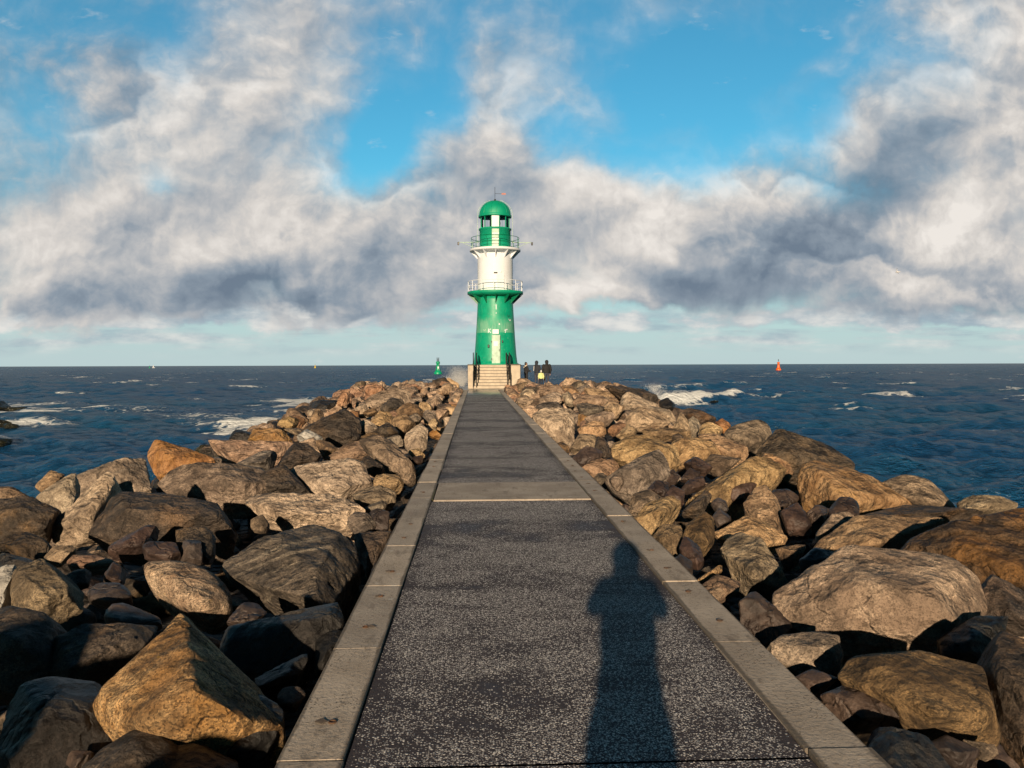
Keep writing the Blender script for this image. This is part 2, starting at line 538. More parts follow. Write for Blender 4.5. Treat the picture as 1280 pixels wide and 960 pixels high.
# the facets of a choppy sea that face the viewer mirror little of the low sky
fac = g.m('MULTIPLY', g.m('MINIMUM', g.m('MULTIPLY', fr.outputs[0], 0.70), 0.30), g.m('SUBTRACT', 1.0, fm))
mx_ = g.new('ShaderNodeMixShader'); g.put(mx_.inputs[0], fac); g.l.new(dif.outputs[0], mx_.inputs[1]); g.l.new(gls.outputs[0], mx_.inputs[2])
outn = [n_ for n_ in g.n if n_.type == 'OUTPUT_MATERIAL'][0]
g.l.new(mx_.outputs[0], outn.inputs[0])
g.n.remove(b)
sea = link_mesh('sea', me, sm)
tag(sea, 'dark blue choppy sea with white foam around the stones', 'sea', kind='structure')

# ------------------------------------------------------------------ rubble bed under the stones


def crest(y):
    """height of the stone surface along the mole"""
    t = min(max((y - 15) / 33.0, 0), 1)
    return -0.42 + 0.80 * t * t * (3 - 2 * t)


def bed_z(x, y):
    ax = abs(x)
    z = crest(y) - 0.70
    t = min(max((ax - 7.2) / 5.5, 0), 1)
    z -= 3.2 * t * (0.4 + 0.6 * t)
    t = min(max((y - 57) / 9.0, 0), 1)
    return z - 3.2 * t


bm = bmesh.new()
xs = np.arange(-14, 14.01, 0.7)
ys = np.arange(-12, 72.01, 0.8)
gr = []
for y in ys:
    row = []
    for x in xs:
        z = bed_z(x, y) + random.uniform(-.12, .12)
        if abs(x) < 1.5: z = min(z, -0.42)
        row.append(bm.verts.new((x, y, z)))
    gr.append(row)
for a_, b_ in zip(gr, gr[1:]):
    for k in range(len(xs) - 1):
        bm.faces.new((a_[k], a_[k + 1], b_[k + 1], b_[k]))
bedm, g, b = new_mat('gap_shade_rubble')
pos = g.new('ShaderNodeNewGeometry').outputs['Position']
bv = g.voro(g.vm('ADD', pos, g.scale(g.noise(pos, 3, 3, out='Color'), 0.2)), 5.5, 'F1')
bn_ = g.noise(pos, 8, 6, 0.7)
g.put(b.inputs['Base Color'], g.mix(g.ss(bn_, 0.35, 0.65), (0.010, 0.008, 0.007), (0.035, 0.027, 0.021)))  # near-black colour puts the shade of the gaps into the bed
b.inputs['Roughness'].default_value = 0.7
g.put(b.inputs['Normal'], g.bump(g.m('SUBTRACT', g.m('MULTIPLY', bn_, 0.08), g.m('MULTIPLY', bv, 0.35)), 1.0, 1.0))
bed = from_bm('ground', bm, bedm, smooth=True)
tag(bed, 'dark rubble bed under the breakwater stones', 'ground', kind='structure')

# ------------------------------------------------------------------ walkway
W_IN, W_OUT = 0.953, 1.222
Y0, Y1 = -9.0, 51.6
S0, S1 = 9.45, 10.85          # the concrete cross slab

# surfacing: dark rubbery asphalt with pale chips
am, g, b = new_mat('chipped_asphalt')
pos = g.new('ShaderNodeNewGeometry').outputs['Position']
x_, y_, z_ = g.sep(pos)
vv = g.new('ShaderNodeTexVoronoi', feature='F1')
g.put(vv.inputs['Vector'], pos); vv.inputs['Scale'].default_value = 88
cr, cg, cb = g.sep(vv.outputs['Color'])
patchn = g.noise(g.vm('MULTIPLY', pos, (0.6, 1.0, 1)), 2.2, 7, 0.68, 0.3)
patch2 = g.noise(g.vm('MULTIPLY', pos, (0.35, 1.3, 1)), 0.55, 3, 0.5)
pt = g.m('ADD', g.m('MULTIPLY', patchn, 0.6), g.m('MULTIPLY', patch2, 0.5))
edge = g.ss(g.m('ABSOLUTE', x_), W_IN - 0.16, W_IN - 0.01)
thr = g.m('ADD', g.ss(pt, 0.42, 0.60, 0.88, 0.36), g.m('MULTIPLY', edge, 0.25))
chip = g.m('MULTIPLY', g.m('GREATER_THAN', cr, thr), g.ss(vv.outputs['Distance'], 0.52, 0.34))
v3 = g.new('ShaderNodeTexVoronoi', feature='F1'); g.put(v3.inputs['Vector'], pos); v3.inputs['Scale'].default_value = 135
c3r = g.sep(v3.outputs['Color'])
chip2 = g.m('MULTIPLY', g.m('GREATER_THAN', c3r[0], g.m('ADD', thr, 0.10)), g.ss(v3.outputs['Distance'], 0.55, 0.36))
chip = g.m('MAXIMUM', chip, g.m('MULTIPLY', chip2, 0.85))
chipc = g.mix(cg, (0.32, 0.30, 0.30), (0.92, 0.88, 0.84))
bindc = g.mix(g.noise(pos, 30, 5, 0.7), (0.013, 0.009, 0.013), (0.054, 0.041, 0.051))
bindc = g.mix(g.m('MULTIPLY', cb, 0.5), bindc, (0.085, 0.070, 0.068))
wet = g.ss(g.m('ADD', y_, g.m('MULTIPLY_ADD', patchn, 14.0, -7.0)), 38.0, 47.0)
colr = g.mix(chip, bindc, chipc)
colr = g.mix(g.m('MULTIPLY', wet, 0.55), colr, (0.03, 0.032, 0.03))
g.put(b.inputs['Base Color'], colr)
damp = g.ss(pt, 0.50, 0.40)
g.put(b.inputs['Roughness'], g.m('SUBTRACT', g.m('SUBTRACT', 0.85, g.m('MULTIPLY', damp, 0.2)), g.m('MULTIPLY', wet, 0.62)))
hb = g.m('ADD', g.ss(vv.outputs['Distance'], 0.6, 0.0), g.m('MULTIPLY', g.noise(pos, 240, 2), 0.4))
g.put(b.inputs['Normal'], g.bump(hb, 0.55, 0.004))

# concrete: greyish brown, pitted, with salt drips and dirt
cm, g, b = new_mat('worn_concrete')
pos = g.new('ShaderNodeNewGeometry').outputs['Position']
c1 = g.noise(pos, 1.7, 6, 0.62)
c2 = g.noise(pos, 34, 6, 0.7)
c3 = g.noise(g.vm('MULTIPLY', pos, (1, 0.35, 1)), 6, 5, 0.7)
cc = g.mix(g.ss(c1, 0.32, 0.68), (0.375, 0.322, 0.272), (0.530, 0.468, 0.405))
cc = g.mix(g.ss(c2, 0.52, 0.70, 0, 0.6), cc, (0.14, 0.11, 0.085))
cc = g.mix(g.ss(c3, 0.54, 0.70, 0, 0.65), cc, (0.17, 0.14, 0.115))
kid = g.new('ShaderNodeTexWhiteNoise', noise_dimensions='2D'); ks = g.sep(pos); g.put(kid.inputs['Vector'], g.comb(g.m('FLOOR', g.m('DIVIDE', g.m('SUBTRACT', ks[1], 0.66), 1.286)), g.m('SIGN', ks[0]), 0.0))
cc = g.mix(1.0, cc, g.mix(kid.outputs['Value'], (0.80, 0.80, 0.80), (1.10, 1.08, 1.04)), 'MULTIPLY')
edg = g.m('ABSOLUTE', ks[0])
gr_ = g.m('ADD', g.m('MULTIPLY', g.ss(edg, W_IN + 0.05, W_IN), g.m('GREATER_THAN', edg, W_IN - 0.004)), g.ss(edg, W_OUT - 0.03, W_OUT))
cc = g.mix(g.m('MULTIPLY', g.ss(g.m('ADD', gr_, g.m('MULTIPLY_ADD', c3, 1.6, -0.8)), 0.35, 0.85), 0.75), cc, (0.075, 0.060, 0.045))
pit = g.voro(pos, 52.0, 'F1')
psel = g.noise(pos, 3.0, 3, 0.6)
cc = g.mix(g.m('MULTIPLY', g.ss(pit, 0.30, 0.16), g.ss(psel, 0.45, 0.60)), cc, (0.10, 0.08, 0.06))
dr = g.voro(g.vm('ADD', pos, g.scale(g.noise(pos, 9, 3, out='Color'), 0.12)), 3.3, 'F1')
dv = g.new('ShaderNodeTexVoronoi', feature='F1'); g.put(dv.inputs['Vector'], pos); dv.inputs['Scale'].default_value = 7.0
dsel = g.m('GREATER_THAN', g.sep(dv.outputs['Color'])[0], 0.86)
cc = g.mix(g.m('MULTIPLY', g.m('MULTIPLY', g.ss(g.m('ADD', dv.outputs['Distance'], g.m('MULTIPLY', c2, 0.25)), 0.30, 0.24), dsel), 0.8), cc, (0.52, 0.50, 0.46))
g.put(b.inputs['Base Color'], cc)
b.inputs['Roughness'].default_value = 0.88
g.put(b.inputs['Normal'], g.bump(g.m('ADD', c2, g.m('MULTIPLY', c3, 0.6)), 0.8, 0.010))

rust = paint('rusty_iron', (0.10, 0.05, 0.025), 0.75, 0.3)
moss = paint('damp_moss', (0.06, 0.055, 0.018), 0.9, 0.3)

# body of the walkway
bm = bmesh.new()
ax_, zz = W_IN + 0.012, -0.008
segs = [(-9.0, -1.99), (-1.98, 0.60), (0.612, 3.17), (3.186, 5.80), (5.808, S0 - 0.012), (S1 + 0.012, 14.2)]
yy = 14.21
while yy < Y1 - 3:
    segs.append((yy, yy + 5.2)); yy += 5.212
segs.append((yy, Y1))
for (a_, b_) in segs:
    n = max(1, int((b_ - a_) / 0.5))
    L = [bm.verts.new((-W_IN + 0.006 + random.uniform(-.004, .004), a_ + (b_ - a_) * k / n, -0.012)) for k in range(n + 1)]
    Rr_ = [bm.verts.new((W_IN - 0.006 + random.uniform(-.004, .004), a_ + (b_ - a_) * k / n, -0.012)) for k in range(n + 1)]
    for k in range(n): bm.faces.new((L[k], Rr_[k], Rr_[k + 1], L[k + 1]))
path = from_bm('path', bm, am)
tag(path, 'dark chipped asphalt walkway running to the lighthouse', 'path', kind='structure')
bm = bmesh.new()
box(bm, (0, (Y0 + Y1) / 2, -0.90), (2 * W_IN + 0.2, Y1 - Y0, 1.75))
found = from_bm('path_base', bm, paint('dark_mortar', (0.02, 0.018, 0.016), 0.9))
tag(found, 'dark foundation strip under the walkway', 'path', kind='structure')

bm = bmesh.new()
joints = [0.66 + 1.286 * k for k in range(-8, 41)]
for sgn in (-1, 1):
    for a_, b_ in zip(joints, joints[1:]):
        if b_ > Y1 + 1: break
        if a_ > 9.0 and a_ < 9.9:      # stones beside the cross slab are one long piece
            a_ = a_ + 0.0
        cx_ = sgn * (W_IN + W_OUT) / 2
        off = random.uniform(-.006, .006)
        box(bm, (cx_ + off, (a_ + b_) / 2, -0.25 + random.uniform(-.004, .004)), (W_OUT - W_IN, b_ - a_ - 0.008, 0.5), random.uniform(-.003, .003), 0, random.uniform(.002, .005))
        for q in (0.27, 0.77):         # lifting eyes with rust around them
            yq = a_ + (b_ - a_) * q + random.uniform(-.05, .05)
            if yq < 14 and random.random() < 0.6:
                ring(bm, 0.016, 0.004, 0.0035, (cx_ + random.uniform(-.03, .03), yq, 0.0), 12, 1)
                n = 9
                c0 = (cx_ + random.uniform(-.03, .03), yq)
                vs = [bm.verts.new((c0[0] + random.uniform(.010, .034) * math.cos(6.283 * k / n), c0[1] + random.uniform(.012, .040) * math.sin(6.283 * k / n), 0.0065)) for k in range(n)]
                f = bm.faces.new(vs); f.material_index = 2
stain = paint('rust_stain', (0.185, 0.135, 0.095), 0.9, 0.35, 0.5, (0.06, 0.04, 0.03), sc=30)
kerb = from_bm('kerb', bm, [cm, rust, stain])
tag(kerb, 'pale worn concrete kerb stones along both edges of the walkway', 'kerb', kind='structure')
bm = bmesh.new()
box(bm, (0.01, (S0 + S1) / 2, -0.248), (2 * W_IN - 0.03, S1 - S0 - 0.01, 0.5), 0, 0, 0.008)
box(bm, (-W_IN + 0.002, (S0 + S1) / 2 - .2, -0.012), (0.022, 0.8, 0.02), 0, 1)
box(bm, (W_IN - 0.002, (S0 + S1) / 2 + .1, -0.012), (0.022, 0.9, 0.02), 0, 1)
slab = from_bm('path_slab', bm, [cm, moss])
tag(slab, 'pale concrete slab laid across the dark walkway', 'path', kind='structure')
# concrete landing round the foot of the tower
bm = bmesh.new()
wetc, g, b = new_mat('wet_concrete')
pos = g.new('ShaderNodeNewGeometry').outputs['Position']
c1 = g.noise(pos, 1.5, 5, 0.6)
g.put(b.inputs['Base Color'], g.mix(g.ss(c1, 0.35, 0.65), (0.16, 0.155, 0.145), (0.30, 0.28, 0.25)))
g.put(b.inputs['Roughness'], g.ss(c1, 0.3, 0.7, 0.18, 0.6))
ol = [(-1.25, 51.62), (2.4, 51.62), (3.0, 53), (6.3, 55.5), (6.8, 59.5), (4, 61.5), (-0.8, 61.5), (-1.7, 58), (-1.7, 53)]
top = [bm.verts.new((x, y, 0.004)) for x, y in ol]
bot = [bm.verts.new((x, y, -2.2)) for x, y in ol]
bm.faces.new(top)
for k in range(len(ol)):
    bm.faces.new((top[k], bot[k], bot[(k + 1) % len(ol)], top[(k + 1) % len(ol)]))
land = from_bm('path_landing', bm, wetc)
tag(land, 'wet concrete landing around the foot of the lighthouse', 'path', kind='structure')
# ------------------------------------------------------------------ stones
def rock_mat(name, a, b2, dark, dk=0.35, spk=0.5, rough=0.85, band=0.0, bandcol=(0.4, 0.38, 0.34), lichen=0.0, bumpd=1.0, ochre=0.0):
    m, g, b = new_mat(name)
    oi = g.new('ShaderNodeObjectInfo')
    rnd = oi.outputs['Random']
    tc = g.new('ShaderNodeTexCoord').outputs['Object']
    tc = g.vm('ADD', tc, (0, 0, 0)); p = g.vm('ADD', tc, g.comb(g.m('MULTIPLY', rnd, 91.0), g.m('MULTIPLY', rnd, 37.0), g.m('MULTIPLY', rnd, 53.0)))
    big = g.noise(p, 1.9, 5, 0.6)
    mid = g.noise(p, 7.5, 7, 0.70)
    fin = g.noise(p, 38.0, 5, 0.78)
    c = g.mix(g.ss(g.m('ADD', g.m('MULTIPLY', big, 0.55), g.m('MULTIPLY', mid, 0.45)), 0.41, 0.58), a, b2)
    if ochre:
        c = g.mix(g.m('MULTIPLY', g.ss(g.noise(g.vm('ADD', p, (5, 3, 8)), 2.2, 5, 0.62), 0.46, 0.66), ochre), c, (0.30, 0.155, 0.040))
    # weather stains
    c = g.mix(g.m('MULTIPLY', g.ss(g.noise(g.vm('ADD', p, (9, 4, 2)), 2.6, 6, 0.72), 0.49, 0.60), dk), c, dark)
    if band:
        n = g.new('ShaderNodeVectorRotate', rotation_type='EULER_XYZ')
        g.put(n.inputs['Vector'], p)
        n.inputs['Rotation'].default_value = (0.5, 0.35, 0.2)
        q = g.vm('MULTIPLY', n.outputs[0], (0.9, 1.5, 9.0))
        bn = g.noise(q, 1.25, 6, 0.66, 0.25)
        c = g.mix(g.m('MULTIPLY', g.ss(bn, 0.50, 0.72), band), c, bandcol)
        c = g.mix(g.m('MULTIPLY', g.ss(bn, 0.44, 0.28), band), c, dark)
    # crystals: stronger on fresh faces, nearly gone on weathered ones
    cell = g.new('ShaderNodeTexVoronoi', feature='F1')
    g.put(cell.inputs['Vector'], p); cell.inputs['Scale'].default_value = 105.0
    cr = g.sep(cell.outputs['Color'])[0]
    fresh = g.ss(g.m('ADD', g.m('MULTIPLY', big, 0.7), g.m('MULTIPLY', mid, 0.3)), 0.40, 0.60, 0.25, 1.0)
    gs = g.m('ADD', g.m('MULTIPLY', cr, 0.45), g.m('MULTIPLY', fin, 0.65))
    c = g.mix(g.m('MULTIPLY', g.m('MULTIPLY', g.ss(gs, 0.55, 0.70), spk * 1.2), fresh), c, g.mix(1.0, c, (2.1, 2.0, 1.85), 'MULTIPLY'))
    c = g.mix(g.m('MULTIPLY', g.ss(gs, 0.50, 0.34), spk * 1.1), c, g.mix(1.0, c, (0.30, 0.28, 0.26), 'MULTIPLY'))
    # thin veins and cracks
    vn = g.voro(g.vm('ADD', p, g.scale(g.noise(p, 2.3, 4, out='Color'), 0.8)), 1.15, 'DISTANCE_TO_EDGE')
    c = g.mix(g.m('MULTIPLY', g.ss(vn, 0.012, 0.002), 0.5), c, dark)
    if lichen:
        ln = g.voro(g.vm('ADD', p, g.scale(g.noise(p, 14, 3, out='Color'), 0.06)), 6.5, 'F1')
        lm = g.m('MULTIPLY', g.ss(ln, 0.115, 0.085), g.ss(big, 0.46, 0.56))
        c = g.mix(g.m('MULTIPLY', lm, lichen), c, (0.50, 0.30, 0.02))
    # wet and weedy near the water
    wz = g.sep(g.new('ShaderNodeNewGeometry').outputs['Position'])[2]
    wetm = g.ss(g.m('ADD', wz, g.m('MULTIPLY_ADD', mid, 0.9, -0.45)), -0.95, -1.30)
    c = g.mix(g.m('MULTIPLY', wetm, 0.85), c, g.mix(big, (0.010, 0.010, 0.008), (0.022, 0.024, 0.010)))
    # every stone its own tone
    hv = g.new('ShaderNodeHueSaturation')
    g.put(hv.inputs['Color'], c)
    g.put(hv.inputs['Hue'], g.m('MULTIPLY_ADD', rnd, 0.020, 0.490))
    g.put(hv.inputs['Saturation'], g.m('MULTIPLY_ADD', g.m('FRACT', g.m('MULTIPLY', rnd, 7.3)), 0.46, 0.66))
    g.put(hv.inputs['Value'], g.m('MULTIPLY_ADD', g.m('FRACT', g.m('MULTIPLY', rnd, 13.7)), 0.50, 0.74))
    g.put(b.inputs['Base Color'], hv.outputs[0])
    g.put(b.inputs['Roughness'], g.m('SUBTRACT', g.m('MULTIPLY_ADD', mid, 0.3, rough - 0.15), g.m('MULTIPLY', wetm, 0.35)))
    b.inputs['Specular IOR Level'].default_value = 0.4
    ck = g.ss(vn, 0.03, 0.0)
    chp = g.voro(g.vm('ADD', p, g.scale(g.noise(p, 3.1, 3, out='Color'), 0.16)), 4.6, 'F1')
    chp2 = g.voro(g.vm('ADD', p, g.scale(g.noise(p, 9.0, 2, out='Color'), 0.05)), 15.0, 'F1')
    h = g.m('ADD', g.m('MULTIPLY', mid, 0.030 * bumpd), g.m('MULTIPLY', fin, 0.019 * bumpd))
    h = g.m('SUBTRACT', h, g.m('MULTIPLY', ck, 0.012))
    h = g.m('ADD', h, g.m('MULTIPLY', g.noise(p, 16.0, 5, 0.72), 0.024 * bumpd))
    h = g.m('ADD', h, g.m('ADD', g.m('MULTIPLY', chp, 0.10 * bumpd), g.m('MULTIPLY', chp2, 0.030 * bumpd)))
    if band: h = g.m('ADD', h, g.m('MULTIPLY', bn, 0.05 * band * bumpd))
    g.put(b.inputs['Normal'], g.bump(h, 1.0, 1.0))
    return m


RM = {
    't': rock_mat('tan_granite', (0.285, 0.190, 0.110), (0.480, 0.345, 0.212), (0.085, 0.058, 0.038), 0.60, 0.50),
    'y': rock_mat('golden_granite', (0.290, 0.175, 0.080), (0.440, 0.315, 0.175), (0.075, 0.045, 0.022), 0.60, 0.75, lichen=0.9, ochre=0.45),
    'o': rock_mat('rusty_sandstone', (0.250, 0.130, 0.060), (0.370, 0.225, 0.125), (0.075, 0.040, 0.022), 0.60, 0.35, ochre=0.4),
    'b': rock_mat('brown_weathered_stone', (0.115, 0.074, 0.044), (0.250, 0.170, 0.102), (0.030, 0.022, 0.016), 0.65, 0.50),
    'g': rock_mat('grey_granite', (0.170, 0.128, 0.090), (0.330, 0.255, 0.178), (0.042, 0.034, 0.028), 0.60, 0.55, band=0.15),
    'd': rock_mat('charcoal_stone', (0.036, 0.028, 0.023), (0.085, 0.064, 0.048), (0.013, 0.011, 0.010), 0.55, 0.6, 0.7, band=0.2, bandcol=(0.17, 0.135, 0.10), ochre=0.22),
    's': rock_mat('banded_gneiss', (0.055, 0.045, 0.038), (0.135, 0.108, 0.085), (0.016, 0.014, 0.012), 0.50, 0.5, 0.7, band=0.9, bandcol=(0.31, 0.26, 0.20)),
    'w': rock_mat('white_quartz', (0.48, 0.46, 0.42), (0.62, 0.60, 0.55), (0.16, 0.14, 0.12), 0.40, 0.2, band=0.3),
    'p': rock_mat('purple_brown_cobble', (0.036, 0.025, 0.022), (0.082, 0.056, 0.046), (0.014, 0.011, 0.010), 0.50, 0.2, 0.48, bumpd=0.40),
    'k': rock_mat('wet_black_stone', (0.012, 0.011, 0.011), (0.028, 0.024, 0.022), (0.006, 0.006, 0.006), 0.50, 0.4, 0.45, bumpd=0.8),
    'r': rock_mat('dark_ochre_boulder', (0.036, 0.024, 0.015), (0.090, 0.058, 0.031), (0.013, 0.010, 0.008), 0.65, 0.5, 0.58, ochre=0.45, band=0.3, bandcol=(0.20, 0.11, 0.038)),
}

